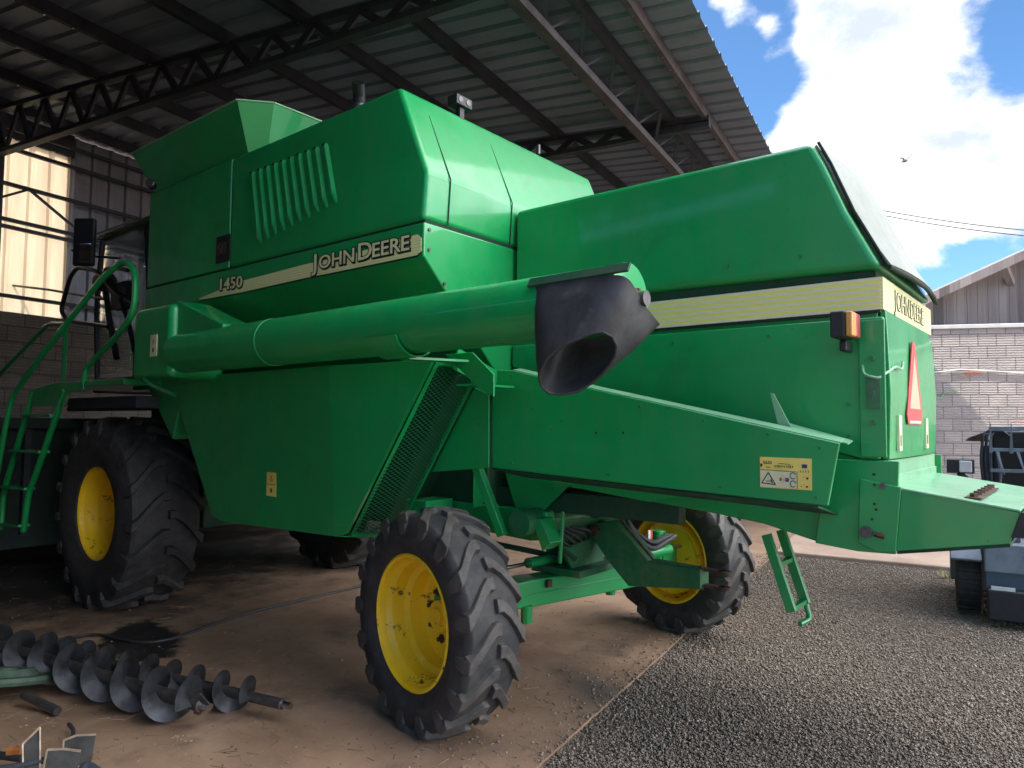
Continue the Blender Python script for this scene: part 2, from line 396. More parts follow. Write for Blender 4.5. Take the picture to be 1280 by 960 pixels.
def lathe_y(bm, prof, n=64, mi=0, close=False):   # (y, r) profile round the Y axis
    rows = [[bm.verts.new((r*math.cos(2*math.pi*k/n), y, r*math.sin(2*math.pi*k/n))) for k in range(n)] for y, r in prof]
    prs = list(zip(rows, rows[1:])) + ([(rows[-1], rows[0])] if close else [])
    for a, b in prs:
        for i in range(n):
            f = bm.faces.new((a[i], a[(i+1) % n], b[(i+1) % n], b[i])); f.material_index = mi
def text(body, name, mat, size, origin, xdir, ydir, parent, off=0., bold=.0, thick=.0006, sx=1., shear=0.):
    c = bpy.data.curves.new(name, 'FONT'); c.body = body; c.size = size; c.offset = bold; c.extrude = thick; c.shear = shear; c.resolution_u = 3
    t = bpy.data.objects.new(name, c); COL.objects.link(t)
    bpy.context.view_layer.update()
    me = bpy.data.meshes.new_from_object(t.evaluated_get(bpy.context.evaluated_depsgraph_get()))
    COL.objects.unlink(t); bpy.data.objects.remove(t)
    o = bpy.data.objects.new(name, me); COL.objects.link(o); me.materials.clear(); me.materials.append(MT[mat]); o.parent = parent
    X = Vector(xdir).normalized(); Y = Vector(ydir).normalized(); Z = X.cross(Y).normalized(); Y = Z.cross(X)
    m = Matrix((X*sx, Y, Z)).transposed().to_4x4(); m.translation = Vector(origin)+Z*off
    me.transform(m); return o
def planar_uv(o, ux, uy):
    me = o.data; uv = me.uv_layers.new(name='UVMap'); ux = Vector(ux); uy = Vector(uy)
    for l in me.loops:
        p = me.vertices[l.vertex_index].co; uv.data[l.index].uv = (p.dot(ux), p.dot(uy))

# ================================================================== COMBINE
root = empty('combine_harvester', tuple(MO), math.atan2(MU[1], MU[0]))
prop(root, 'huge green combine harvester with yellow wheel rims parked half under the shed roof', 'combine harvester')

# ---- tank and engine cover -------------------------------------------------
VS = 1.35
TP = 3.52; SEAM = 2.705
# grain tank, front section
bm = B()
cs = [(-VS, SEAM+.004), (-VS, TP), (VS-.01, TP), (VS, TP-.02), (VS, SEAM+.004)]
hull_loft(bm, [[(2.230, v, w) for v, w in cs], [(3.53, v, w) for v, w in cs]]); fix(bm)
tank = obj('grain_tank', bm, 'green', root, bevel=.018)
# engine cover with raked rear
bm = B()
prof = [(2.225, SEAM+.004), (2.225, TP), (.42, TP), (.185, 2.975), (.205, SEAM+.004)]
def side(v, sh=0.): return [(u, v, w) for u, w in prof]
far = -.56
hull_loft(bm, [side(far-.06), [(u, far+.06 if w > 3.3 else far-.06, w) for u, w in prof], side(VS)][::2]); fix(bm)
cover = obj('engine_cover', bm, 'green', root, bevel=.03, seg=3)
bm = B(); box(bm, .3, 2.22, -VS, far-.065, SEAM+.004, 3.2)
obj('radiator_housing', bm, 'green_dark', root, bevel=.03)
# lower band below the seam, sloping floor under it
bm = B()
hull_loft(bm, [[(.205, v, w) for v, w in [(VS, SEAM-.006), (VS, 2.51), (.62, 1.80), (-.62, 1.80), (-VS, 2.51), (-VS, SEAM-.006)]],
               [(3.56, v, w) for v, w in [(VS, SEAM-.006), (VS, 2.51), (.62, 1.80), (-.62, 1.80), (-VS, 2.51), (-VS, SEAM-.006)]]]); fix(bm)
band = obj('tank_floor', bm, 'green', root, bevel=.012)
bm = B(); box(bm, .212, 3.5, -VS+.02, VS-.015, SEAM-.01, SEAM+.01)
obj_s('panel_seam', bm, 'seam', cover)
bm = B(); box(bm, 2.2, 2.24, -1, VS-.012, SEAM, TP-.02); obj_s('panel_seam', bm, 'seam', cover)
# seams on the raked rear
bm = B()
for v in (1.17, .62):
    beam(bm, (.199, v, SEAM+.01), (.1815, v, 2.975), .006, .004, (1, 0, 0)); beam(bm, (.1815, v, 2.975), (.415, v, TP-.02), .006, .004, (1, 0, 0))
obj_s('panel_seam', bm, 'seam', cover)
bm = B()
for w in (2.66, 2.55): cyl(bm, (.205, 1.31, w), (.197, 1.31, w), .010, 10)
cyl(bm, (.205, 1.19, 2.38), (.197, 1.19, 2.38), .010, 10)
obj_s('bolt', bm, 'steel', band)
# louvres, one pressed panel
bm = B()
for i in range(10):
    t = i/9; u0 = 1.93+(1.10-1.93)*t; sh = -.11; wt = 3.345; wb = 2.83+.12*t
    loops = []
    for k in range(9):
        s = k/8; cx = u0+sh*s; w = wt+(wb-wt)*s; wd = .022; dep = .020 if k > 0 else .020
        if k == 8: dep = .002
        loops.append([(cx+wd, VS-.002, w), (cx+wd*.5, VS+dep, w), (cx-wd*.2, VS+dep, w), (cx-wd, VS-.002, w)])
    hull_loft(bm, loops); 
    face(bm, [(u0+.018, VS+.0215, wt), (u0-.014, VS+.0215, wt), (u0-.014, VS+.0215, wt-.014), (u0+.018, VS+.0215, wt-.014)], 1)
fix(bm); obj('louvres', bm, ['green', 'seam'], cover, angle=50)
# 50 sticker
a = SV(271, 297, VS); b = SV(287, 326, VS)
bm = B(); box(bm, b[0], a[0], VS, VS+.003, b[2], a[2]); st = obj('anniversary_sticker', bm, 'ink', tank)
text('50', 'sticker_lettering', 'rust', .13, (a[0]-.01, VS+.004, a[2]-.14), (-1, 0, 0), (0, 0, 1), st, bold=.002)
# stripe decal on the band
def onV(x, y): p = SV(x, y, VS); return (p[0], p[2])
zb = SEAM-.16
bm = B()
top = [onV(250, 373), onV(300, 352), onV(380, 331), onV(440, 318), onV(522, 293), onV(527, 297)]
bot = [onV(527, 314), onV(522, 319), onV(440, 336), onV(380, 348), onV(300, 366), onV(250, 375)]
uu = sorted(set([p[0] for p in top+bot]))
poly = top+bot
hull_loft(bm, [[(u, VS+.001, w-.010) for u, w in poly], [(u, VS+.002, w-.010) for u, w in poly]]); fix(bm); obj('stripe_edge', bm, 'ink', band)
bm = B(); hull_loft(bm, [[(u, VS+.001, w) for u, w in poly], [(u, VS+.0035, w) for u, w in poly]]); fix(bm)
stripe = obj('side_stripe', bm, 'stripe2', band)
def lettering(txt, size, org, xd, yd, parent, sx=1., shadow=.008, bold=.0015, mat='cream', off=.0, nm='lettering', ow=.0065):
    X = Vector(xd).normalized(); Y = Vector(yd)
    if shadow: text(txt, nm+'_shadow', 'ink', size, Vector(org)+X*shadow*.9-Y*shadow, xd, yd, parent, off=off, bold=bold+.005, sx=sx)
    text(txt, nm+'_outline', 'ink', size, org, xd, yd, parent, off=off+.001, bold=bold+ow, sx=sx)
    text(txt, nm, mat, size, org, xd, yd, parent, off=off+.0022, bold=bold, sx=sx)
p0 = Vector(SV(392, 338, VS)); p1 = Vector(SV(512, 312, VS))
xd = (p1-p0).normalized(); yd = (0, 0, 1)
L = (p1-p0).length
def width_of(txt, size):
    c = bpy.data.curves.new('w', 'FONT'); c.body = txt; c.size = size; t = bpy.data.objects.new('w', c); COL.objects.link(t); bpy.context.view_layer.update(); w = t.dimensions.x
    bpy.data.objects.remove(t); bpy.data.curves.remove(c); return w
def brand(p0, xd, L, big, small, parent, **kw):
    parts = [('J', big), ('OHN', small), (' ', small*.5), ('D', big), ('EERE', small)]
    ws = [width_of(t, s)+.07*s if t.strip() else s*.3 for t, s in parts]; k = L/sum(ws); x = 0
    for (t, s), w in zip(parts, ws):
        if t.strip(): lettering(t, s, Vector(p0)+Vector(xd)*x, xd, (0, 0, 1), parent, sx=k, **kw)
        x += w*k
brand(p0+Vector((0, VS+.004-p0[1], 0)), xd, L, .145, .118, stripe)
q0 = Vector(SV(273, 363, VS)); q1 = Vector(SV(300, 359, VS))
w_ = width_of('1450', .115)
lettering('1450', .115, q0+Vector((0, VS+.004-q0[1], 0)), (q1-q0).normalized(), (0, 0, 1), stripe, sx=(q1-q0).length/w_, shadow=.008, bold=.002, nm='number')
# hopper extension (flared sheet funnel)
bm = B()
t0 = 3.60; t1 = 3.84
A = [(3.50, 1.30, TP-.01), (2.08, 1.30, TP-.01), (1.98, 1.22, TP-.01), (2.02, -1.22, TP-.01), (2.1, -1.3, TP-.01), (3.50, -1.3, TP-.01)]
T_ = [(3.62, 1.47, t1), (1.98, 1.46, t1), (1.86, 1.25, t1+.02), (1.86, -1.25, t1+.02), (1.98, -1.46, t1), (3.62, -1.47, t1)]
hull_loft(bm, [A, T_], cap=False); fix(bm)
hop = obj('hopper_extension', bm, 'green', root, solid=.006, angle=6)
bm = B()
for i in range(6): beam(bm, T_[i], T_[(i+1) % 6], .022, .010)
obj('rim_flange', bm, 'green_pale', hop)
bm = B(); p = Vector(SV(190, 232, 1.42)); cyl(bm, p, p+Vector((-.06, .04, 0)), .036, 16); cyl(bm, p+Vector((-.06, .04, 0)), p+Vector((-.064, .043, 0)), .028, 16, mi=1)
obj('work_light', bm, ['black', 'chrome'], root, bevel=.004)
# exhaust + lamps on the cover
p = Vector(SV(449, 136, .8)); q = Vector(SV(449, 117, .8))
bm = B(); cyl(bm, p-Vector((0, 0, .5)), p+Vector((0, 0, .03)), .042, 20, mi=1); tube(bm, [p+Vector((0, 0, .03)), q+Vector((0, 0, -.02)), q+Vector((-.05, .05, .05))], .045, 20)
obj('exhaust_pipe', bm, ['black', 'steel'], root)
p = Vector(SU(575, 129, .43))
bm = B(); box(bm, p[0]-.04, p[0]+.04, p[1]-.07, p[1]+.07, p[2]-.03, p[2]+.03); box(bm, p[0]-.02, p[0]+.02, p[1]-.02, p[1]+.02, p[2]-.12, p[2]-.035)
for k in (-.035, .035): cyl(bm, (p[0]-.04, p[1]+k, p[2]), (p[0]-.044, p[1]+k, p[2]), .020, 14, mi=1)
obj('rear_work_lamp', bm, ['black', 'steel'], cover, bevel=.006)
p = Vector(SU(673, 184, .43)); bm = B(); cyl(bm, p-Vector((0, 0, .05)), p+Vector((0, 0, .015)), .014, 14); obj('small_lamp', bm, 'steel', cover)

# ---- straw hood and rear body ----------------------------------------------
HW = .58
def lerp(a, b, t): return a+(b-a)*t
bm = B()
ra = [(-1.61, 2.935), (-1.665, 2.82), (-1.76, 2.58), (-1.90, 2.30)]
hp = [(.185, 2.335), (.185, 2.935)] + ra + [(-1.86, 2.315)]
prism_v(bm, hp[:2]+ra, -HW-.01, HW+.01)
hood = obj('straw_hood', bm, 'green', root, bevel=.035, seg=3)
# rear hatch skin, curved outwards, with rubber edging
bm = B(); loops = []
for i in range(9):
    v = HW-.02-(2*HW-.04)*i/8; bul = .05*(1-(2*i/8-1)**2)
    loops.append([(u-.016-bul*.8, v, w+.0) for u, w in [(-1.60, 2.925), (-1.665, 2.82), (-1.715, 2.70), (-1.76, 2.58), (-1.83, 2.44), (-1.905, 2.315)]])
hull_loft(bm, loops, cap=False, closed=False); fix(bm)
hatch = obj('rear_hatch', bm, 'hatch' if 'hatch' in MT else 'green_pale', hood, solid=.01, angle=60)
bm = B()
for sgn in (1, -1):
    tube(bm, [(u-.02, sgn*(HW-.015), w) for u, w in ra], .007, 8)
tube(bm, [(-1.925, HW+.01, 2.30), (-1.955, .3, 2.295), (-1.965, 0, 2.295), (-1.955, -.3, 2.295), (-1.925, -HW-.01, 2.30)], .010, 8)
obj('rubber_edging', bm, 'seam', hatch)
# recess below the hood
bm = B(); box(bm, -1.86, .18, -.545, .545, 2.2, 2.33); obj('hood_recess', bm, 'green_dark', root)
# main body
bot_ = [(.19, 1.28), (-.16, 1.25), (-.75, 1.19), (-1.09, 1.16), (-1.35, 1.13), (-1.60, 1.07), (-1.78, 1.055)]
bm = B(); prism_v(bm, [(.19, 2.27), (.19, 1.28)] + bot_[1:] + [(-1.80, 1.46), (-1.87, 1.46), (-1.87, 2.27)], -.56, .56)
body = obj('rear_body', bm, 'green', root, bevel=.01)
bm = B()                                       # lower side ledge proud of the stripe
prism_v(bm, [(.19, 2.085), (.19, 1.95), (-1.80, 1.46), (-1.875, 1.46), (-1.90, 2.085)], .562, .60); prism_v(bm, [(.19, 2.085), (.19, 1.30), (-1.80, 1.46), (-1.90, 2.085)], -.60, -.562)
obj('side_panel', bm, 'green', body, bevel=.010)
bm = B(); prism_v(bm, [(.19, 2.0), (.19, 1.28), (-.75, 1.19), (-1.80, 1.455)], .562, .578)
obj('lower_side_panel', bm, 'green', body, bevel=.004)
# stripe band, side and rear
za, zc = 2.262, 2.118
bm = B(); box(bm, -1.885, .18, .562, .585, zc, za); obj('rear_side_stripe', bm, 'stripe', body)
bm = B(); box(bm, -1.885, .18, .562, .583, zc-.012, zc-.001); obj('stripe_edge', bm, 'ink', body)
bm = B(); box(bm, -1.897, -1.872, -.57, .584, zc, za); rs = obj('rear_stripe', bm, 'stripe2', body)
r0 = SU(1104, 388, -1.9); r1 = SU(1146, 413, -1.9)
brand(Vector((-1.8985, .36, zc+.030)), Vector((0, -1, 0)), .70, .125, .125, rs, shadow=0, bold=-.001, ow=.0038, nm='rear_lettering')
# rear door
bm = B()
loops = []
for i in range(11):
    t = i/10; v = .555-1.125*t; bul = .008*(1-(2*t-1)**2)
    z1 = 2.115 if t < .93 else 2.02
    loops.append([(-1.875, v, 1.46), (-1.905-bul, v, 1.46), (-1.915-bul, v, 1.75), (-1.905-bul, v, 2.02), (-1.90-bul*.6, v, z1), (-1.875, v, z1)])
hull_loft(bm, loops); fix(bm); door = obj('rear_door', bm, 'door' if 'door' in MT else 'green', body, bevel=.008, angle=40)
bm = B()
u_ = -1.955
def tri(bm, a, b, h0, h1, u, mi):
    face(bm, [(u, v, w) for v, w in a], mi)
zt = 1.985; zm = 1.66
hull_loft(bm, [[(-1.922, v, w) for v, w in [(.285, zm), (.26, zm-.045), (-.06, zm-.045), (-.085, zm), (.07, zt+.03), (.13, zt+.03)]], [(-1.927, v, w) for v, w in [(.285, zm), (.26, zm-.045), (-.06, zm-.045), (-.085, zm), (.07, zt+.03), (.13, zt+.03)]]], mi=0)
hull_loft(bm, [[(-1.927, v, w) for v, w in [(.225, zm+.03), (-.025, zm+.03), (.096, zt-.04), (.104, zt-.04)]], [(-1.929, v, w) for v, w in [(.225, zm+.03), (-.025, zm+.03), (.096, zt-.04), (.104, zt-.04)]]], mi=1)
hull_loft(bm, [[(-1.927, v, w) for v, w in [(.23, zm-.04), (-.03, zm-.04), (-.03, zm-.028), (.23, zm-.028)]], [(-1.929, v, w) for v, w in [(.23, zm-.04), (-.03, zm-.04), (-.03, zm-.028), (.23, zm-.028)]]], mi=2)
fix(bm); obj('warning_triangle', bm, ['redref', 'salmon', 'labelpale'], door)
for x0, x1, y0, y1 in ((1120, 1127, 519, 563), (1154, 1158, 523, 560)):
    a = SU(x0, y0, -1.915); b = SU(x1, y1, -1.915)
    vv = (a[1]+b[1])/2; hw = .027
    uo = -1.908-.008*(1-((2*(.555-vv)/1.125)-1)**2)
    bm = B(); box(bm, uo-.012, uo, vv-hw, vv+hw, b[2], a[2])
    box(bm, uo-.0135, uo-.011, vv-.006, vv+.012, b[2]+.02, b[2]+.07, mi=1)
    obj('reflector_strip', bm, ['labelpale', 'ink'], door)
bm = B()
tube(bm, fillet([SV(1078, 452, .60), SV(1079, 468, .625), SV(1098, 473, .625), (-1.925, .50, 1.87), (-1.93, .40, 1.86), (-1.93, .38, 1.90)], .02, 3), .006, 8)
obj('door_handle', bm, 'green_pale', door)
# hinge column + bolts
bm = B(); box(bm, -1.905, -1.80, .602, .612, 1.47, 2.07); hc = obj('hinge_plate', bm, 'green', body, bevel=.004)
bm = B(); box(bm, -1.885, -1.83, .613, .62, 1.68, 1.82)
for w in (1.90, 1.75, 1.62): cyl(bm, (-1.855, .613, w), (-1.855, .630, w), .011, 8)
obj_s('bolt', bm, 'green_dirty', hc)
# tail light cluster
bm = B()
p = SV(1037, 403, .80); q = SV(1056, 403, .80); z0, z1 = SV(1055, 421, .8)[2], SV(1055, 388, .8)[2]
box(bm, q[0], p[0], .665, .80, z0, z1, 0)
vm = lerp(.80, .655, .5)
box(bm, q[0]-.03, q[0]-.001, vm+.001, .80, z0+.003, z1-.003, 1); box(bm, q[0]-.03, q[0]-.001, .665, vm-.001, z0+.003, z1-.003, 2)
box(bm, q[0]+.02, p[0]-.01, .60, .70, z0-.05, z0-.002, 0)
obj('tail_light', bm, ['black', 'orange_lens', 'red_lens'], body, bevel=.008)
bm = B(); box(bm, q[0]-.03, p[0], -.8, -.665, z0, z1, 0); obj('tail_light', bm, ['black'], body, bevel=.008)
# lower rear skirt and rear face below the door
bm = B(); prism_v(bm, [(-1.66, 1.455), (-1.95, 1.455-.0), (-1.93, 1.06), (-1.78, 1.055), (-1.60, 1.072)], .585, .603)
skirt = obj('rear_skirt', bm, 'green', body, bevel=.004)
bm = B(); prism_v(bm, [(-1.66, 1.45), (-1.93, 1.45), (-1.93, 1.06), (-1.78, 1.055)], -.60, -.585); obj('rear_skirt', bm, 'green', body, bevel=.004)
bm = B(); box(bm, -1.90, -1.885, -.58, .58, 1.36, 1.455); obj('rear_cross_panel', bm, 'green_pale', body, bevel=.004)
bm = B()
pts = [SV(1075, 598, .61), SV(1127, 609, .61), SV(1120, 690, .61), SV(1096, 690, .61), SV(1073, 678, .61), SV(1074, 630, .61)]
hull_loft(bm, [[(p[0], .604, p[2]) for p in pts], [(p[0], .616, p[2]) for p in pts]]); fix(bm); plate = obj('adjuster_plate', bm, 'green', skirt, bevel=.004)
bm = B(); p = SV(1083, 665, .617); cyl(bm, (p[0], .616, p[2]), (p[0], .630, p[2]), .026, 20, 0); cyl(bm, (p[0], .630, p[2]), (p[0], .652, p[2]), .014, 6, 0)
a = SV(1093, 667, .617); b = SV(1106, 671, .617); tube(bm, [(a[0], .62, a[2]), (b[0], .62, b[2])], .012, 8, mi=1)
p = SV(1104, 607, .617); cyl(bm, (p[0], .616, p[2]), (p[0], .635, p[2]), .014, 6, 0)
obj_s('adjuster_bolt', bm, ['steel', 'rust'], plate)
bm = B()
for x, y in ((1092, 593), (1093, 606), (1093, 630), (1095, 637), (1090, 649)):
    p = SV(x, y, .617); cyl(bm, (p[0], .612, p[2]), (p[0], .6175, p[2]), .006, 8)
obj_s('bolt_hole', bm, 'ink', plate)
# straw spreader tray at the back
bm = B()
tp = [SV(1127, 610, .60), SV(1276, 641, .60), SV(1262, 680, .60), SV(1120, 689, .60)]
hull_loft(bm, [[(p[0], .585, p[2]) for p in tp], [(p[0], .60, p[2]) for p in tp]]); fix(bm)
hull_loft(bm, [[(p[0], -.60, p[2]) for p in tp], [(p[0], -.585, p[2]) for p in tp]]); fix(bm)
tray, _t2 = obj_s('tray_side', bm, 'green', None, bevel=.003)
tray.parent = root; tray.name = 'spreader_tray'; _t2.parent = tray
ua, wa = tp[0][0]+.02, tp[0][2]; ub, wb_ = tp[1][0]-.0, tp[1][2]
sl = (wb_-wa)/(ub-ua); ue = ub
bm = B(); hull_loft(bm, [[(ua+.06, -.60, wa+.012+.0), (ua+.06, .605, wa+.012), (ua+.06, .605, wa+.002), (ua+.06, -.60, wa+.002)],
                          [(ue, -.60, wb_+.012), (ue, .605, wb_+.012), (ue, .605, wb_+.002), (ue, -.60, wb_+.002)]]); fix(bm)
deck = obj('tray_deck', bm, 'green_pale', tray, bevel=.003)
bm = B(); box(bm, ua+.03, ua+.045, -.60, .60, wa+.0, wa+.045); obj('tray_lip', bm, 'green_pale', tray, bevel=.003)
bm = B(); hull_loft(bm, [[(tp[2][0], v, tp[2][2]) for v in (.58, -.58)]+[(tp[2][0]+.0, v, tp[2][2]-.015) for v in (-.58, .58)], [(tp[3][0], v, tp[3][2]) for v in (.58, -.58)]+[(tp[3][0], v, tp[3][2]-.015) for v in (-.58, .58)]]); fix(bm)
obj('tray_floor', bm, 'green_dark', tray)
bm = B()
for k in range(6):
    t = k/5; v = .50-.6*t; uu_ = lerp(ua, ub, .62); ww = wa+sl*(uu_-ua)
    cyl(bm, (uu_, v, ww+.012), (uu_, v, ww+.032), .016, 6)
box(bm, uu_-.03, uu_+.03, -.12, .54, ww+.010, ww+.016)
obj('hinge_bolts', bm, 'rust', tray)
bm = B(); a = SV(1277, 641, .61); b = SV(1264, 672, .61); prism_v(bm, [(a[0], a[2]), (b[0], b[2]), (b[0]-.05, b[2]), (a[0]-.06, a[2])], -.58, .61); obj('rubber_flap', bm, 'black', tray)

# ---- chopper side panel -----------------------------------------------------
CV = .90
def flat_panel(name, pxs, v, th, mat, parent, bevel=.004):
    pts = [SV(x, y, v) for x, y in pxs]; bm = B()
    hull_loft(bm, [[(p[0], v-th, p[2]) for p in pts], [(p[0], v, p[2]) for p in pts]]); fix(bm)
    return obj(name, bm, mat, parent, bevel=bevel)
chop = flat_panel('chopper_panel', [(615, 462), (640, 463), (748, 488), (1050, 554), (1035, 633), (820, 609), (615, 585)], CV, .012, 'green', root, .006)
flat_panel('front_gusset', [(611, 494), (593, 484), (539, 590), (611, 585)], CV, .012, 'green', chop)
bm = B()
tl = [SV(640, 463, CV), SV(748, 488, CV), SV(1050, 554, CV)]
hull_loft(bm, [[(p[0], CV-.006, p[2]+.001), (p[0], CV-.075, p[2]+.001+.012), (p[0], CV-.075, p[2]+.005+.012), (p[0], CV-.006, p[2]+.005)] for p in tl]); fix(bm)
e0 = SV(1066, 552, .80)
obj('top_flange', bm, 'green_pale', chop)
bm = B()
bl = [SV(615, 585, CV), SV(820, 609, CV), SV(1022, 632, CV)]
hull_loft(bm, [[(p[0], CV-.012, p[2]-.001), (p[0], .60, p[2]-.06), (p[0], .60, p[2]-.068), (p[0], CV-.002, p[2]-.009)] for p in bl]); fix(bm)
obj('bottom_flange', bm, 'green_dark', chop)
bm = B()
box(bm, -1.60, -.1, -.9, -.888, 1.3, 1.75); obj('far_chopper_panel', bm, 'green', root, bevel=.004)
bm = B()
for x, y in ((640, 470), (700, 484), (800, 508), (880, 526), (960, 543), (1025, 560), (1020, 622), (900, 609), (760, 593), (640, 579), (626, 520)):
    p = SV(x, y, CV); cyl(bm, (p[0], CV-.001, p[2]), (p[0], CV+.006, p[2]), .0065, 8)
obj_s('rivet', bm, 'green_dirty', chop)
bm = B()
for u, w in ((.6, 2.40), (-.3, 2.40), (-1.2, 2.40), (-1.55, 2.40)): cyl(bm, (u, .588, w), (u, .597, w), .008, 8)
for u, w in ((-.4, 2.03), (-.9, 2.03), (-1.4, 2.03), (-1.75, 1.95), (-1.75, 1.70), (-1.75, 1.56)): cyl(bm, (u, .598, w), (u, .606, w), .008, 8)
obj_s('rivet', bm, 'green_dirty', body)
# deflector fin on the flange
bm = B()
a, b, c, d = SV(963, 491, .80), SV(973, 532, .80), SV(990, 536, .80), SV(967, 492, .80)
hull_loft(bm, [[(p[0], .795, p[2]) for p in (a, b, c, d)], [(p[0], .803, p[2]) for p in (a, b, c, d)]]); fix(bm)
a, b, c, d = SV(972, 533, .80), SV(1060, 556, .80), SV(1066, 552, .66), SV(985, 530, .66)
hull_loft(bm, [[a, b, c, d], [(p[0], p[1], p[2]+.006) for p in (a, b, c, d)]]); fix(bm)
obj('deflector_fin', bm, 'green_pale', chop)
# warning label
def label_plate(name, x0, y0, x1, y1, v, mat, parent):
    a = SV(x0, y0, v); b = SV(x1, y1, v); bm = B(); box(bm, b[0], a[0], v-.0005, v+.0025, b[2], a[2])
    return obj(name, bm, mat, parent), a, b
lab, a, b = label_plate('warning_label', 950, 571, 1015, 613, CV, 'labelyellow', chop)
W_ = a[0]-b[0]; H_ = a[2]-b[2]
def LP(s, t): return (a[0]-s*W_, a[2]-t*H_)
bm = B()
def lb(s0, t0, s1, t1, mi=0, d=.0035):
    u0, w0 = LP(s0, t0); u1, w1 = LP(s1, t1); box(bm, u1, u0, CV+.0024, CV+d, w1, w0, mi)
def seg(s0, t0, s1, t1, wd=.0022, mi=0, d=.004):
    u0, w0 = LP(s0, t0); u1, w1 = LP(s1, t1); beam(bm, (u0, CV+d, w0), (u1, CV+d, w1), wd, .0008, (0, 1, 0), mi)
lb(.01, .42, .73, .97, 3, .003)
seg(.02, .42, .72, .44); seg(.73, .44, .73, .97)
for p_, q_ in (((.04, .85), (.17, .5)), ((.17, .5), (.31, .88)), ((.31, .88), (.04, .85))): seg(*p_, *q_, .004)
seg(.12, .78, .25, .78, .003); seg(.22, .72, .25, .84, .004)
for cx, cy in ((.65, .57), (.65, .83)):
    for k in range(9):
        a0 = R(45+k*33); a1 = R(45+(k+1)*33); seg(cx+.055*math.cos(a0), cy+.10*math.sin(a0), cx+.055*math.cos(a1), cy+.10*math.sin(a1), .0035)
for k in range(8):
    a0 = R(k*45); seg(.46+.03*math.cos(a0), .70+.05*math.sin(a0), .46+.075*math.cos(a0), .70+.13*math.sin(a0), .0018, 2)
lb(.39, .66, .425, .75, 0); lb(.50, .65, .57, .77, 1); lb(.43, .67, .50, .73, 2, .0036)
for s in (.07, .10, .13, .17, .20, .23): seg(s, .12, s+.008, .19, .0022)
for s in (.30, .34, .37, .40, .44, .48, .53, .57, .60, .64): seg(s, .25, s+.012, .32, .003)
seg(.38, .19, .60, .21); seg(.08, .21, .24, .21); seg(.12, .33, .21, .33)
lb(.01, .22, .05, .32); lb(.82, .19, .92, .31, 1)
for s in (.79, .84, .89, .94): seg(s, .38, s+.01, .45, .0022)
for t in (.58, .80): lb(.84, t, .88, t+.06, 2)
lb(.90, .60, .94, .66); lb(.79, .88, .82, .90); lb(.89, .87, .93, .92)
obj('label_print', bm, ['ink', 'labelblue', 'salmon', 'labelpale'], lab)
bm = B()
for x, y in ((745, 541), (779, 541)):
    p = SV(x, y, CV); cyl(bm, (p[0], CV-.001, p[2]), (p[0], CV+.001, p[2]), .006, 8)
obj_s('bolt_hole', bm, 'ink', chop)

# ---- front side shield with perforated screen --------------------------------
bm = B()
V3 = 1.36
so = [(3.02, 1.86), (2.55, 1.935), (.14, 1.94), (.80, .965), (1.0, .93), (2.2, .91), (2.36, .925)]
sm = [(.99, 1.91), (.86, .96)]
pts_o = [(u, V3 if 1.2 < u < 2.5 else V3-.015, w) for u, w in so]
def slab_poly(bm, pts, d):
    hull_loft(bm, [[(p[0], p[1]-d, p[2]) for p in pts], pts]); fix(bm)
# two facets meeting on the fold line at u~.95
f1 = [(3.02, 1.34, 1.86), (2.55, 1.355, 1.935), (.99, 1.375, 1.94), (.87, 1.385, .935), (2.2, 1.355, .90), (2.36, 1.34, .925)]
f2 = [(.99, 1.375, 1.94), (.13, 1.345, 1.94), (.82, 1.35, .95), (.87, 1.385, .935)]
vs1 = [bm.verts.new(p) for p in f1]; bm.faces.new(vs1)
v2a = bm.verts.new(f2[1]); v2b = bm.verts.new(f2[2]); bm.faces.new((vs1[2], v2a, v2b, vs1[3]))
# returned rear edge and under edge
v5 = bm.verts.new((.16, 1.30, 1.935)); v6 = bm.verts.new((.85, 1.305, .955)); bm.faces.new((v2a, v5, v6, v2b))
v7 = bm.verts.new((2.2, 1.0, .86)); v8 = bm.verts.new((.87, 1.0, .88)); bm.faces.new((vs1[4], vs1[3], v8, v7))
v9 = bm.verts.new((2.55, 1.2, 1.955)); v10 = bm.verts.new((.16, 1.2, 1.955)); bm.faces.new((vs1[1], vs1[2], v10, v9))
v11 = bm.verts.new((3.02, .9, 1.86)); v12 = bm.verts.new((2.36, .9, .925)); bm.faces.new((vs1[0], vs1[5], v12, v11))
fix(bm)
shield = obj('side_shield', bm, 'green', root, solid=.008, angle=4)
md = shield.modifiers.new('b', 'BEVEL'); md.width = .006; md.segments = 2; md.limit_method = 'ANGLE'; md.angle_limit = R(3)
bm = B(); ctr = [(.95, 1.3875, 1.9), (.865, 1.393, .98)]
bm.free()
bm = B()
s4 = [(.155, 1.30, 1.925), (.155, .95, 1.915), (.83, .95, .90), (.83, 1.30, .945)]
face(bm, s4); scr = obj('mesh_screen', bm, 'screen', shield)
du = Vector((s4[3][0]-s4[0][0], 0, s4[3][2]-s4[0][2])).normalized(); planar_uv(scr, (0, .55, 0), du)
bm = B()
beam(bm, (.150, 1.29, 1.93), (.150, .95, 1.92), .03, .004, (1, 0, .5)); beam(bm, (.84, 1.29, .94), (.84, .95, .90), .03, .004, (1, 0, .5))
beam(bm, (.148, .95, 1.92), (.838, .95, .90), .004, .03); beam(bm, (.148, 1.285, 1.93), (.838, 1.285, .94), .03, .004, (1, 0, .7))
obj_s('screen_frame', bm, 'green', shield)
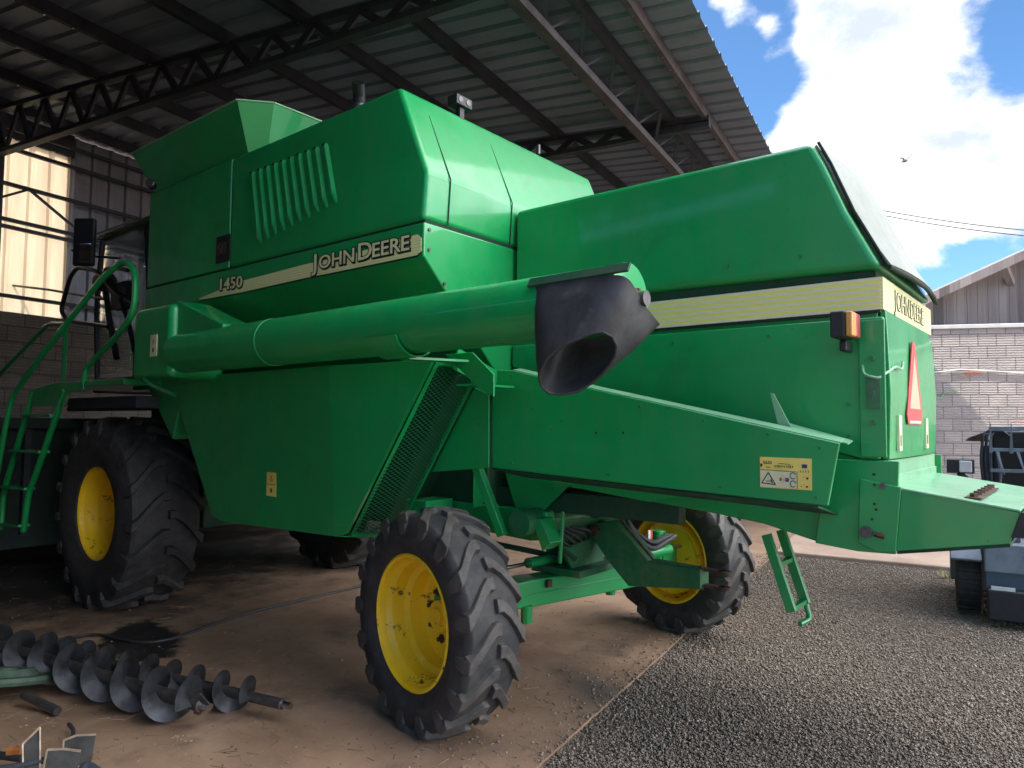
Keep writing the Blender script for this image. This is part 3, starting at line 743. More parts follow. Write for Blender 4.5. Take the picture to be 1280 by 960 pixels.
# dark engine bay body behind the shield
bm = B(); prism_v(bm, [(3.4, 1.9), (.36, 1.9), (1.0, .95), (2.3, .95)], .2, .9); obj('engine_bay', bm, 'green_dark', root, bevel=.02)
lab2, a, b = label_plate('shield_label', 334, 590, 345, 621, 1.374, 'labelyellow', shield)
bm = B()
um = (a[0]+b[0])/2; hh = a[2]-b[2]
for p_, q_ in (((um-.014, a[2]-.055), (um, a[2]-.02)), ((um, a[2]-.02), (um+.014, a[2]-.055)), ((um+.014, a[2]-.055), (um-.014, a[2]-.055)), ((b[0]+.003, a[2]-hh*.5), (a[0]-.003, a[2]-hh*.5))):
    beam(bm, (p_[0], 1.378, p_[1]), (q_[0], 1.378, q_[1]), .003, .001, (0, 1, 0))
box(bm, um-.010, um+.006, 1.3765, 1.3785, b[2]+.025, b[2]+.05); obj('label_print', bm, 'ink', lab2)

# ---- unloading auger ---------------------------------------------------------
AVc, AWc, AR = 1.60, 2.075, .140
ue0 = -1.205
bm = B()
cyl(bm, (2.36, AVc, AWc), (ue0, AVc, AWc+.015), AR, 48)
for u in (1.22,):
    cyl(bm, (u+.008, AVc, AWc+.004), (u-.008, AVc, AWc+.004), AR+.004, 48)
aug = obj('unloading_auger', bm, 'green', root, angle=40)
bm = B(); cyl(bm, (ue0-.001, AVc, AWc+.015), (ue0-.012, AVc, AWc+.015), AR+.002, 40); obj('end_cap', bm, 'green', aug, bevel=.003)
bm = B(); z = AWc+.0; 
cyl(bm, (ue0-.01, AVc, z+.01), (ue0-.035, AVc, z+.01), .045, 6, 0); cyl(bm, (ue0-.035, AVc, z+.01), (ue0-.085, AVc+.0, z+.01), .030, 20, 0)
for k in range(4):
    a0 = R(45+90*k); c_ = (AVc+.062*math.cos(a0), z+.01+.062*math.sin(a0)); cyl(bm, (ue0-.01, c_[0], c_[1]), (ue0-.03, c_[0], c_[1]), .010, 6, 1)
obj('shaft_end', bm, ['steel', 'rust'], aug)
# elbow box at the front
bm = B()
e1 = [(3.22, 1.42, 2.44), (3.12, 1.70, 2.40), (2.55, 1.72, 2.38), (2.55, 1.42, 2.42)]
box(bm, 2.32, 2.90, 1.30, 1.71, 1.90, 2.42)
elb = obj('auger_elbow', bm, 'green', aug, bevel=.05, seg=4)
bm = B(); prism_v(bm, [(2.34, 2.44), (2.34, 2.15), (1.72, 2.17), (1.72, 2.225)], 1.42, 1.66); obj('elbow_cover', bm, 'green', elb, bevel=.012)
bm = B(); tube(bm, fillet([(2.78, 1.68, 1.93), (2.66, 1.70, 1.87), (2.45, 1.60, 1.78)], .05, 3), .016, 10); obj('hydraulic_hose', bm, 'green_dirty', elb)
bm = B(); p = SV(188, 419, 1.715); q = SV(195, 445, 1.715); box(bm, q[0], p[0], 1.709, 1.714, q[2], p[2]); le = obj('elbow_label', bm, 'labelpale', elb)
bm = B(); um = (p[0]+q[0])/2; beam(bm, (um-.012, 1.7155, p[2]-.07), (um, 1.7155, p[2]-.03), .003, .001, (0, 1, 0)); beam(bm, (um+.012, 1.7155, p[2]-.07), (um, 1.7155, p[2]-.03), .003, .001, (0, 1, 0))
box(bm, um-.01, um+.01, 1.7145, 1.716, q[2]+.03, q[2]+.06); obj('label_print', bm, 'ink', le)
# front corner post of the body
bm = B(); prism_v(bm, [(3.80, 2.50), (3.80, 1.86), (3.50, 1.86), (3.05, 1.45), (2.9, 1.9), (3.0, 2.50)], 1.18, 1.32); obj('front_corner_panel', bm, 'green', root, bevel=.015)
bm = B(); box(bm, 3.0, 3.45, 1.30, 1.36, 2.42, 2.52); obj('elbow_shroud', bm, 'green_dark', root, bevel=.01)
# rubber spout
bm = B(); n = 40
def rr_loop(u0, u1, v0, v1, w_out, w_in, n=40):
    out = []
    for k in range(n):
        a0 = 2*math.pi*k/n; cx, cy = math.cos(a0), math.sin(a0)
        e = .22; sx = abs(cx)**e*(1 if cx >= 0 else -1); sy = abs(cy)**e*(1 if cy >= 0 else -1)
        u = (u0+u1)/2+sx*(u1-u0)/2; v = (v0+v1)/2+sy*(v1-v0)/2
        w = lerp(w_in, w_out, (sy+1)/2); out.append(Vector((u, v, w)))
    return out
ua_, ub_ = SV(662, 370, 1.74)[0], -1.275
wt_ = 2.17
L0 = rr_loop(ub_, ua_, AVc-.155, AVc+.125, wt_+.01, 2.02)
L1 = rr_loop(ub_-.005, ua_, AVc-.165, AVc+.165, 2.08, 1.97)
for Lx, za_0, zb_0, pw in ((L0, 2.00, 2.175, 1.6), (L1, 1.965, 2.08, 1.2)):
    for p_ in Lx:
        if p_.x < (ua_+ub_)/2:
            k_ = min(1., ((ua_+ub_)/2-p_.x)/.12); t_ = max(0., min(1., (p_.y-(AVc-.16))/.30)); p_.z = lerp(p_.z, za_0+(zb_0-za_0)*t_**pw, k_)
# mouth: tilted oval
nrm = Vector((-.42, .62, -.66)).normalized()
P0 = Vector(SV(716, 450, 1.74))
camM = Vector(((CAM-MO) @ MU, (CAM-MO) @ MV, (CAM-MO)[2]))
def on_plane(x, y, P0, nrm):
    q = Vector(SV(x, y, 1.0))-camM; t = (P0-camM).dot(nrm)/q.dot(nrm); return camM+q*t
mouth_px = [(771, 432), (765, 420), (752, 414), (738, 417), (722, 424), (706, 430), (694, 438), (684, 448), (677, 460), (674, 472), (677, 484), (688, 492), (704, 493), (722, 489), (738, 480), (752, 468), (762, 456), (769, 444)]
MP = [on_plane(x, y, P0, nrm) for x, y in mouth_px]
# resample mouth to n points matching the angular order of the top loop
mc = sum(MP, Vector())/len(MP)
def resample(P, n):
    Ls = [0]; 
    for a_, b_ in zip(P, P[1:]+P[:1]): Ls.append(Ls[-1]+(b_-a_).length)
    out = []
    for k in range(n):
        s = Ls[-1]*k/n; i = max(j for j in range(len(P)) if Ls[j] <= s+1e-9); t = (s-Ls[i])/(Ls[i+1]-Ls[i]); out.append(P[i].lerp(P[(i+1) % len(P)], t))
    return out
MQ = resample(MP, n)
# align: top loop starts at rear (min u) mid v, going towards +v ; choose rotation/direction by least distance
best = None
for rev in (0, 1):
    Q = list(reversed(MQ)) if rev else MQ
    for s in range(n):
        d = sum((L1[k]-Q[(k+s) % n]).length_squared for k in range(0, n, 4))
        if best is None or d < best[0]: best = (d, rev, s)
Q = list(reversed(MQ)) if best[1] else MQ; Q = [Q[(k+best[2]) % n] for k in range(n)]
L1 = [L0[k].lerp(Q[k], .07) for k in range(n)]
loops = [L0, L1]
for t in (.25, .5, .75, 1.):
    bl_ = .012*math.sin(t*3.14)
    loops.append([L1[k].lerp(Q[k], t)+(L1[k].lerp(Q[k], t)-(sum(L1, Vector())/n).lerp(mc, t)).normalized()*bl_ for k in range(n)])
hull_loft(bm, loops, cap=False); fix(bm)
sp = obj('rubber_spout', bm, 'spout', aug, solid=.010, angle=70)
bm = B(); tube(bm, Q+[Q[0]], .0065, 8, cap=False); obj('spout_lip', bm, 'spout', sp)
bm = B(); a = Vector((ua_+.012, AVc+.128, wt_+.008)); b = Vector((ub_-.012, AVc+.128, wt_+.014))
beam(bm, a, b, .010, .04, (0, -.6, 1)); obj('spout_clamp', bm, 'green_dark', sp)
bm = B()
for k in range(7):
    t = k/6; i = 3; p_ = L1[2].lerp(Q[2], .15+.75*t); cyl(bm, p_, p_+Vector((-.012, .006, 0)), .009, 6)
obj('spout_bolts', bm, 'steel', sp)
# auger cradle
bm = B()
a = SV(556, 444, 1.42); 
hull_loft(bm, [[(.12, 1.50, 1.945), (-.10, 1.50, 1.945), (-.10, 1.10, 1.76), (.12, 1.10, 1.76)], [(.12, 1.50, 1.925), (-.10, 1.50, 1.925), (-.10, 1.10, 1.74), (.12, 1.10, 1.74)]]); fix(bm)
bm2 = B()
cr = flat_panel('auger_cradle', [(556, 443), (590, 440), (617, 468), (617, 496), (600, 488)], 1.24, .012, 'green', root)
bm.free(); bm2.free()
bm = B(); box(bm, -.09, .05, .92, 1.24, 1.80, 1.812); beam(bm, (.06, 1.24, 1.95), (.06, .9, 1.84), .012, .12); obj('cradle_arm', bm, 'green', cr)
bm = B()
loops = []
for k in range(9):
    a0 = R(200+140*k/8); loops.append([(.20, AVc+(AR+.004)*math.cos(a0), AWc+(AR+.004)*math.sin(a0)), (-.02, AVc+(AR+.004)*math.cos(a0), AWc+(AR+.004)*math.sin(a0)), (-.02, AVc+(AR+.012)*math.cos(a0), AWc+(AR+.012)*math.sin(a0)), (.20, AVc+(AR+.012)*math.cos(a0), AWc+(AR+.012)*math.sin(a0))])
hull_loft(bm, loops); fix(bm); beam(bm, (.09, AVc-.02, AWc-AR-.01), (.0, 1.24, 1.93), .10, .012); obj('cradle_saddle', bm, 'green', cr)

# ---- front body, cab, platform -----------------------------------------------
bm = B(); box(bm, .36, 5.0, -.62, .62, .95, 2.0); obj('separator_body', bm, 'green_dark', root, bevel=.02)
bm = B(); box(bm, 4.2, 5.9, -.85, .85, 1.90, 2.05); prism_v(bm, [(4.2, 2.0), (4.7, 2.0), (4.7, 2.3), (4.2, 2.3)], -.8, .95); obj('cab_floor', bm, 'green_dark', root, bevel=.02)
bm = B(); prism_v(bm, [(4.62, 3.58), (5.95, 3.58), (5.9, 3.66), (4.66, 3.66)], -.86, .86); cabr = obj('cab', bm, 'green_dark', root, bevel=.04)
bm = B()
for v in (-.82, .82):
    tube(bm, fillet([(4.70, v, 2.05), (4.68, v, 2.9), (4.80, v, 3.58)], .2, 5), .03, 8); tube(bm, fillet([(5.85, v, 2.05), (5.95, v, 2.9), (5.85, v, 3.58)], .2, 5), .03, 8)
obj('cab_frame', bm, 'black', cabr)
bm = B()
for v in (-.82, .82): face(bm, [(4.72, v, 2.1), (5.88, v, 2.1), (5.9, v, 2.9), (5.85, v, 3.56), (4.8, v, 3.56), (4.7, v, 2.9)])
face(bm, [(5.9, -.8, 2.1), (5.9, .8, 2.1), (5.9, .8, 3.56), (5.9, -.8, 3.56)])
obj('cab_window', bm, 'glass', cabr)
bm = B(); box(bm, 4.85, 5.2, -.28, .28, 2.35, 2.48); box(bm, 4.80, 4.9, -.26, .26, 2.48, 3.1); box(bm, 4.95, 5.1, -.1, .1, 2.05, 2.35); obj('operator_seat', bm, 'seat', cabr, bevel=.04, seg=3)
# mirror and its arm, black handrail loop
bm = B(); tube(bm, fillet([(5.3, .85, 3.30), (5.75, 1.10, 3.35), (5.86, 1.12, 3.42)], .05, 3), .012, 8); marm = obj('mirror_arm', bm, 'black', cabr)
bm = B(); pM = SV(106, 303, 1.12); box(bm, pM[0]-.11, pM[0]+.11, 1.09, 1.15, pM[2]-.25, pM[2]+.25); bmesh.ops.rotate(bm, verts=bm.verts, cent=(pM[0], 1.12, 0), matrix=Matrix.Rotation(R(38), 3, 'Z')); mir = obj('mirror', bm, 'black', marm, bevel=.02)
bm = B(); box(bm, pM[0]-.09, pM[0]+.03, 1.151, 1.156, pM[2]-.22, pM[2]-.02); bmesh.ops.rotate(bm, verts=bm.verts, cent=(pM[0], 1.12, 0), matrix=Matrix.Rotation(R(38), 3, 'Z')); obj('mirror_glass', bm, 'mirror', mir)
bm = B(); tube(bm, fillet([SV(128, 345, 1.25), SV(118, 338, 1.25), SV(97, 334, 1.25), SV(88, 345, 1.25), SV(76, 388, 1.25), SV(84, 401, 1.25), SV(135, 408, 1.2)], .08, 4), .022, 10)
tube(bm, fillet([SV(152, 372, 1.1), SV(134, 355, 1.1), SV(131, 337, 1.1), SV(142, 334, 1.1), SV(160, 338, 1.1)], .05, 4), .02, 10)
obj('cab_grab_rail', bm, 'blackgloss', cabr)
bm = B()
tube(bm, [SV(130, 350, 1.0), SV(137, 400, 1.0), SV(146, 448, 1.0)], .03, 10); tube(bm, [SV(140, 350, 1.0), SV(160, 400, 1.0), SV(168, 440, 1.0)], .022, 10); tube(bm, [SV(130, 358, 1.0), SV(160, 375, 1.0), SV(170, 380, 1.0)], .03, 10)
tube(bm, [SV(0, 355, 1.0), SV(60, 362, 1.0), SV(135, 375, 1.0)], .014, 8)
p = Vector(SV(131, 352, 1.0)); cyl(bm, p-Vector((.06, 0, 0)), p+Vector((.06, 0, 0)), .10, 20)
box(bm, SV(163, 380, .95)[0], SV(145, 380, .95)[0], .9, 1.0, 2.72, 2.98)
obj('steering_console', bm, 'black', cabr)
# platform
PV = 1.62
bm = B()
a = SV(170, 484, PV)[0]; 
box(bm, 3.25, 4.75, .85, PV, 1.88, 1.93)
plat = obj('operator_platform', bm, 'green', root, bevel=.008)
flat_panel('ladder_gusset', [(103, 477), (70, 478), (36, 488), (37, 507), (78, 508), (84, 492), (104, 487)], PV+.012, .01, 'green', plat)
bm = B(); box(bm, 3.3, 4.7, .9, 1.5, 1.70, 1.80); box(bm, 3.4, 3.55, .95, 1.2, 1.80, 1.88); obj('platform_bracket', bm, 'darksteel', plat, bevel=.01)
# access ladder
LV0, LV1 = PV, PV+.0
def lad_rail(pxs, v): return [SV(x, y, v) for x, y in pxs]
bm = B(); tube(bm, fillet(lad_rail([(82, 488), (72, 515), (46, 590), (36, 615), (29, 664)], PV), .1, 4), .027, 10); lad = obj('access_ladder', bm, 'green', plat)
bm = B(); tube(bm, fillet(lad_rail([(42, 490), (33, 520), (12, 590), (5, 615), (1, 662)], PV), .1, 4), .027, 10); obj('ladder_rail', bm, 'green', lad)
for (x0, y0), (x1, y1) in (((33, 519), (70, 520)), ((16, 563), (55, 565)), ((4, 608), (37, 611)), ((1, 655), (30, 657))):
    bm = B(); a = Vector(SV(x0, y0, PV)); b = Vector(SV(x1, y1, PV)); beam(bm, a, b, .10, .025); obj('rung', bm, 'green', lad, bevel=.004)
bm = B(); tube(bm, fillet([SV(-12, 640, PV+.12), SV(2, 560, PV+.12), SV(14, 498, PV+.12), SV(44, 455, PV+.12), SV(130, 345, PV+.05), SV(156, 325, PV), SV(170, 340, PV), SV(168, 390, PV), SV(150, 416, PV), SV(108, 460, PV), SV(105, 478, PV)], .12, 5), .024, 10)
obj('handrail', bm, 'green', plat)
bm = B(); tube(bm, fillet([SV(-30, 500, 1.15), SV(60, 405, 1.15), SV(83, 405, 1.15), SV(79, 476, 1.15)], .12, 5), .024, 10); obj('handrail', bm, 'green', plat)
# feeder house and header at the front
bm = B(); prism_v(bm, [(4.6, 1.8), (6.2, 1.35), (6.2, .55), (4.6, 1.0)], -.55, .55); obj('feeder_house', bm, 'green_dark', root, bevel=.02)
bm = B(); prism_v(bm, [(6.2, 1.62), (6.28, 1.62), (6.32, .45), (7.3, .30), (7.3, .22), (6.2, .25)], -2.6, 2.4)
box(bm, 6.12, 6.26, -2.6, 2.4, 1.50, 1.62); hd = obj('header', bm, 'headerdark', root, bevel=.015)
bm = B()
for k in range(11): box(bm, 6.10, 6.19, -2.5+k*.48, -2.44+k*.48, .4, 1.5)
obj('header_ribs', bm, 'darksteel', hd)
bm = B()
for w in (1.78, 1.72): tube(bm, [(3.2, 1.0, w), (6.1, 1.0, w)], .025, 8)
obj('hydraulic_pipes', bm, 'black', root)

# ---- wheels -----------------------------------------------------------------
def tyre_bm(Rt, W, Rr_, nl, lug, lw):
    bm = B(); hw = W/2; Rb = Rt-lug
    half = [(hw*.76, Rr_-.005), (hw*.90, Rr_+.03), (hw*1.02, Rr_+(Rb-Rr_)*.35), (hw*1.04, Rr_+(Rb-Rr_)*.55), (hw*.99, Rb-(Rb-Rr_)*.22), (hw*.93, Rb-.018), (hw*.84, Rb-.002), (hw*.5, Rb+.008), (0, Rb+.012)]
    prof = [(y, r) for y, r in half] + [(-y, r) for y, r in reversed(half[:-1])]
    lathe_y(bm, prof, 96)
    def surf(y):      # carcass radius at y
        y = abs(y)
        if y < hw*.5: return Rb+.012-.004*y/(hw*.5)
        if y < hw*.84: return lerp(Rb+.008, Rb-.002, (y-hw*.5)/(hw*.34))
        return Rb-.004
    for s in (1, -1):
        for i in range(nl):
            th = 2*math.pi*(i+(.5 if s < 0 else 0))/nl
            path = [(-.03, .0, 1., 1.), (.16, .0, 1., 1.), (.38, -.055*9/nl*2, 1., 1.), (.62, -.14*9/nl*2, 1., 1.05), (.86, -.235*9/nl*2, 1., 1.15), (1.0, -.27*9/nl*2, .93, 1.25), (1.05, -.275*9/nl*2, -.6, 1.2), (1.03, -.27*9/nl*2, -1.9, 1.)]
            loops = []
            for k, (fy, dth, hgt, ww) in enumerate(path):
                y = s*hw*fy; 
                if hgt > .9: rt_ = surf(y)+lug*hgt*(1 if k < 5 else .86); rb_ = surf(y)-.02
                elif hgt > -1: rt_ = Rb-.035; rb_ = Rb-.06
                else: rt_ = Rb-.10; rb_ = Rb-.11
                # direction along the lug for an even width
                a0 = th+dth; hwid = lw*.5*ww/Rt
                tp_ = hwid*.72; y_in = s*hw*(fy-.06) if k >= 6 else y
                def P(a, r, yy): return (-r*math.cos(a), yy, r*math.sin(a))
                if k < 6: loops.append([P(a0+hwid, rb_, y), P(a0+tp_, rt_, y), P(a0-tp_, rt_, y), P(a0-hwid, rb_, y)])
                else: loops.append([P(a0+hwid, rt_, s*hw*.90), P(a0+tp_, rt_, s*hw*(1.055 if k == 6 else 1.035)), P(a0-tp_, rt_, s*hw*(1.055 if k == 6 else 1.035)), P(a0-hwid, rt_, s*hw*.90)])
            hull_loft(bm, loops, mi=1)
    fix(bm); return bm
def wheel(name, u, v, w, Rt, W, Rr_, nl, lug, lw, side, steer=0., dish=.2, ringy=None, bolts=8):
    e = empty(name, (u, v, w), steer, root)
    e.location = (u, v, w)
    tb = tyre_bm(Rt, W, Rr_, nl, lug, lw)
    bmesh.ops.rotate(tb, verts=tb.verts, cent=(0, 0, 0), matrix=Matrix.Rotation(R(random.uniform(0, 20)), 3, 'Y'))
    obj('tyre', tb, ['rubber', 'rubber' if name == 'drive_wheel' else 'lug'], e, bevel=.006, seg=2, angle=28)
    hw = W/2*.80; s = side
    bm = B()
    # rim barrel and disc; s=+1 means outer face towards +y
    pr = [(hw+.012, Rr_+.018), (hw+.018, Rr_+.006), (hw+.006, Rr_-.006), (hw-.03, Rr_-.012), (hw-.06, Rr_-.035), (hw-.13, Rr_-.045), (hw-.15, Rr_-.075), (hw-dish, Rr_-.085), (hw-dish-.012, Rr_-.12), (hw-dish-.012, .19), (hw-dish+.01, .16), (hw-dish+.01, .001)]
    lathe_y(bm, [(y*s, r) for y, r in pr], 72)
    back = [(-hw-.012, Rr_+.018), (-hw-.018, Rr_+.006), (-hw+.0, Rr_-.008), (-hw+.05, Rr_-.02), (-hw+.09, Rr_-.05), (hw-dish-.05, Rr_-.06), (hw-dish-.03, Rr_-.10), (hw-dish-.03, .16), (hw-dish-.03, .001)]
    lathe_y(bm, [(y*s, r) for y, r in back], 72)
    fix(bm); rim = obj('rim', bm, 'yellow', e, angle=25)
    bm = B(); yd = (hw-dish+.01)*s
    cyl(bm, (0, yd-.02*s, 0), (0, yd+.055*s, 0), .085, 28, 0); cyl(bm, (0, yd+.055*s, 0), (0, yd+.075*s, 0), .05, 20, 0)
    hub = obj('hub', bm, 'yellow', e, bevel=.006)
    bm = B()
    for k in range(bolts):
        a0 = 2*math.pi*(k+.3)/bolts; x, z = .135*math.cos(a0), .135*math.sin(a0)
        cyl(bm, (x, yd-.02*s, z), (x, yd+.008*s, z), .024, 14); cyl(bm, (x, yd, z), (x, yd+.03*s, z), .013, 6)
    obj_s('wheel_bolt', bm, 'rust', hub)
    return e
ST = R(-11)
wheel('steering_wheel', 0.175, 1.265, .562, .575, .335, .335, 17, .029, .086, 1, ST, .225)
wheel('steering_wheel', 0.0, -1.30, .57, .575, .335, .335, 17, .029, .086, -1, ST, .225)
wheel('drive_wheel', 4.10, 1.20, .80, .825, .60, .385, 17, .045, .085, 1, 0, .27)
wheel('drive_wheel', 4.10, -1.20, .80, .825, .60, .385, 17, .045, .085, -1, 0, .27)
bm = B(); cyl(bm, (4.1, -1.0, .8), (4.1, 1.0, .8), .16, 24); box(bm, 3.9, 4.3, -.6, .6, .6, 1.1); obj('front_axle', bm, 'green_dark', root, bevel=.02)
# steering axle
def AT(v): return .0 + (v*.105)                 # small swing of the axle in plan
bm = B()
pe0 = SU(632, 735, .10); pe1 = SU(640, 764, .10)
za_, zb_ = .675, .50
hull_loft(bm, [[(.10+.08*v+x, v, z) for x, z in ((-.09, b0), (.09, b0), (.09, t0), (-.09, t0))] for v, b0, t0 in ((.95, .53, .665), (.55, .50, .665), (-.55, .45, .61), (-.95, .46, .59))]); fix(bm)
axle = obj('steering_axle', bm, 'green', root, bevel=.012)
bm = B()
hull_loft(bm, [[(.006+.08*v+x, v, z) for x, z in ((-.006, b0), (.006, b0), (.006, t0), (-.006, t0))] for v, b0, t0 in ((.93, .585, .594), (-.9, .52, .529))]); fix(bm)
for v, z in ((.72, .63), (.42, .625)): box(bm, -.015+.08*v, .01+.08*v, v-.022, v+.022, z-.022, z+.022, 1)
for v in (.60, -.35): cyl(bm, (.06, v, .42), (.06, v, .52), .035, 16, 0)
obj('axle_fittings', bm, ['green', 'rust'], axle)
for s in (1, -1):
    bm = B(); x_ = .1+.08*s; cyl(bm, (x_, s*.98, .42), (x_, s*.98, .80), .055, 20); beam(bm, (x_, s*.95, .6), (x_, s*1.2, .6), .12); beam(bm, (x_, s*.98, .72), (x_+.22, s*.94, .72), .06, .03)
    obj('kingpin', bm, 'green', axle, bevel=.006)
bm = B(); cyl(bm, (.17, .80, .74), (.17, -.2, .72), .012, 12, 1); cyl(bm, (.17, .45, .735), (.17, -.2, .72), .032, 16, 0); cyl(bm, (-.13, -.40, .70), (-.16, -.80, .70), .036, 16, 0); cyl(bm, (-.16, -.80, .70), (-.16, -.98, .70), .016, 12, 1)
obj('steering_cylinder', bm, ['green', 'chrome'], axle)
bm = B(); tube(bm, [SV(600, 676, .45), SV(660, 688, .3), SV(715, 700, .15)], .018, 10); tube(bm, [SV(612, 676, .5), SV(633, 722, .5)], .022, 10); tube(bm, [SV(700, 640, .4), SV(702, 685, .35), SV(720, 700, .3)], .014, 8)
obj('tie_rod', bm, 'green_dark', axle)
# centre pivot, cross tube and tow hitch arm
bm = B(); tube(bm, [(-.02, .78, 1.03), (-.02, -.42, 1.02), (-.02, -.50, 1.02)], .075, 28); cross = obj('cross_tube', bm, 'green_dirty', root, angle=40)
bm = B(); prism_u(bm, [(.50, 1.00), (-.12, 1.00), (-.12, .66), (.22, .66)], -.03, .0); prism_u(bm, [(.40, 1.00), (-.20, 1.0), (-.2, .66), (.15, .66)], .16, .19)
box(bm, -.12, .26, -.25, .30, .655, .70); obj('axle_pivot_bracket', bm, 'green_dirty', cross, bevel=.006)
bm = B()
def armsec(x, z, hx): return [(x-hx[0], .04, z-hx[1]), (x-hx[0], -.06, z-hx[1]), (x+hx[0], -.06, z+hx[1]), (x+hx[0], .04, z+hx[1])]
c = [SV(735, 655, .0), SV(772, 650, .0), SV(815, 700, .0), SV(880, 711, .0), SV(880, 735, .0), SV(790, 731, .0), SV(765, 700, .0)]
hull_loft(bm, [[(p[0], .05, p[2]) for p in c], [(p[0], -.07, p[2]) for p in c]]); fix(bm)
arm = obj('tow_hitch', bm, 'green_dirty', cross, bevel=.006)
bm = B()
for y0, y1 in ((711, 714), (731, 735)):
    a = SV(880, y0, 0); b = SV(905, y0+1, 0); box(bm, b[0], a[0]+.01, -.035, .015, a[2]-.012, a[2]+.004); cyl(bm, (b[0], -.01, a[2]-.012), (b[0], -.01, a[2]+.004), .035, 14)
a = SV(880, 723, 0); cyl(bm, (a[0]+.02, -.01, a[2]-.07), (a[0]+.02, -.01, a[2]+.07), .012, 10)
beam(bm, SV(775, 650, .056), SV(818, 701, .056), .012, .012)
obj_s('hitch_clevis', bm, 'rust', arm)
bm = B(); cyl(bm, (-.08, .06, .92), (-.08, .10, .92), .035, 16); cyl(bm, (-.08, .10, .92), (-.08, .115, .92), .015, 6); obj('pivot_bolt', bm, 'rust', arm)
# rear frame around the axle
bm = B(); prism_v(bm, [(.80, 1.10), (-.10, 1.09), (-.13, .93), (.02, .91), (.40, .93), (.75, 1.02)], .55, .63); fr = obj('rear_frame', bm, 'green', root, bevel=.008)
bm = B()
prism_v(bm, [(-.06, 1.06), (-.13, 1.06), (-.20, .93), (-.14, .88)], .60, .72)
beam(bm, (.28, .82, 1.36), (.10, .78, .95), .06, .05); beam(bm, (.40, .66, 1.32), (.40, .66, 1.08), .10, .012); beam(bm, (-.2, .6, 1.1), (-.18, .6, .80), .02)
prism_v(bm, [(.25, 1.30), (-.25, 1.26), (-.02, 1.06), (.15, 1.06)], .58, .59)
box(bm, .62, .80, .66, .90, 1.02, 1.12)
obj('frame_brace', bm, 'green', fr, bevel=.006)
bm = B(); 
for v in (-.55, .5):
    box(bm, -.9, .7, v-.04, v+.04, 1.08, 1.2)
box(bm, -.10, .0, -.55, .5, 1.10, 1.2); box(bm, .3, .4, -.55, .5, 1.0, 1.12); cyl(bm, (-.35, .5, 1.12), (-.35, -.5, 1.12), .06, 16)
box(bm, .7, 1.2, -.5, .5, .9, 1.2)
for k in range(7): box(bm, -.1-k*.12, -.06-k*.12, -.5, .5, 1.14, 1.17)
obj('chassis_rails', bm, 'green_dark', root, bevel=.006)
bm = B()
for k, (dx, dy) in enumerate(((0, 0), (.03, .03), (-.03, .05), (.05, -.02))):
    tube(bm, fillet([(-.05+dx, -.30+dy, 1.20), (-.08+dx, -.33+dy, .92), (-.20+dx, -.45+dy, .78-.02*k), (-.18+dx, -.80, .80)], .12, 5), .016, 8)
for k in range(5):
    tube(bm, fillet([(.05, .52-.03*k, 1.2), (-.02-.01*k, .50-.03*k, .98), (-.1-.01*k, .40-.05*k, .86+.02*k), (.0, .2-.04*k, .84), (.05, .1, .98)], .08, 4), .010, 8)
obj_s('hydraulic_hose', bm, 'hose', root)
bm = B(); p = Vector((-.10, -.62, .78)); box(bm, p[0]-.004, p[0]+.004, p[1]-.005, p[1]+.025, p[2], p[2]+.07, 0); box(bm, p[0]-.004, p[0]+.004, p[1]-.035, p[1]-.006, p[2], p[2]+.07, 1)
obj('reflector_tag', bm, ['white', 'redref'], axle)
# folding ladder under the body
bm = B()
z0, zb2 = 1.06, .66
r1 = [(SV(958, 668, .45)), (SV(990, 765, .45))]
v2 = .24
r2 = [SV(984, 672, v2), SV(1004, 745, v2)]
r2 = [(r1[0][0], v2, r1[0][2]), (r1[1][0], v2, r1[1][2])]
beam(bm, r1[0], r1[1], .045, .03, (0, 1, 0)); rl = obj('rear_step_ladder', bm, 'green', root, bevel=.003)
bm = B(); beam(bm, r2[0], r2[1], .045, .03, (0, 1, 0)); tube(bm, fillet([r2[1], Vector(r2[1])+Vector((-.02, 0, -.07)), Vector(r2[1])+Vector((0, .10, -.08))], .04, 4), .014, 10); obj('ladder_rail', bm, 'green', rl, bevel=.003)
for t in (.40, .96):
    bm = B(); beam(bm, Vector(r1[0]).lerp(Vector(r1[1]), t), Vector(r2[0]).lerp(Vector(r2[1]), t), .03, .02); obj('rung', bm, 'green', rl)

# ================================================================== SHED
shed = empty('open_shed', (0, 0, 0), math.atan2(SE[1], SE[0]))
prop(shed, 'open steel shed with corrugated roof on trusses sheltering the combine', 'shed')
N0, HE, SLP = 1.585, 4.90, math.tan(R(3.5))
E0, E1, NB = -2.6, 17.0, 10.0
def rz(n): return HE+(n-N0)*SLP
# corrugated roof sheet
bm = B()
pat = [(0, 0), (.085, 0), (.105, .032), (.145, .032), (.165, 0)]
es = []
e = E0
while e < E1:
    for d, h in pat[:-1]: es.append((e+d, h))
    es.append((e+.165, 0)); e += .25
rows = []
for n in (N0-.10, 5.0, NB+.25): rows.append([bm.verts.new((x, n, rz(n)+h+.09)) for x, h in es])
for a, b in zip(rows, rows[1:]):
    for i in range(len(es)-1): bm.faces.new((a[i], a[i+1], b[i+1], b[i]))
obj('roof_sheet', bm, 'roof', shed, solid=.002, angle=20)
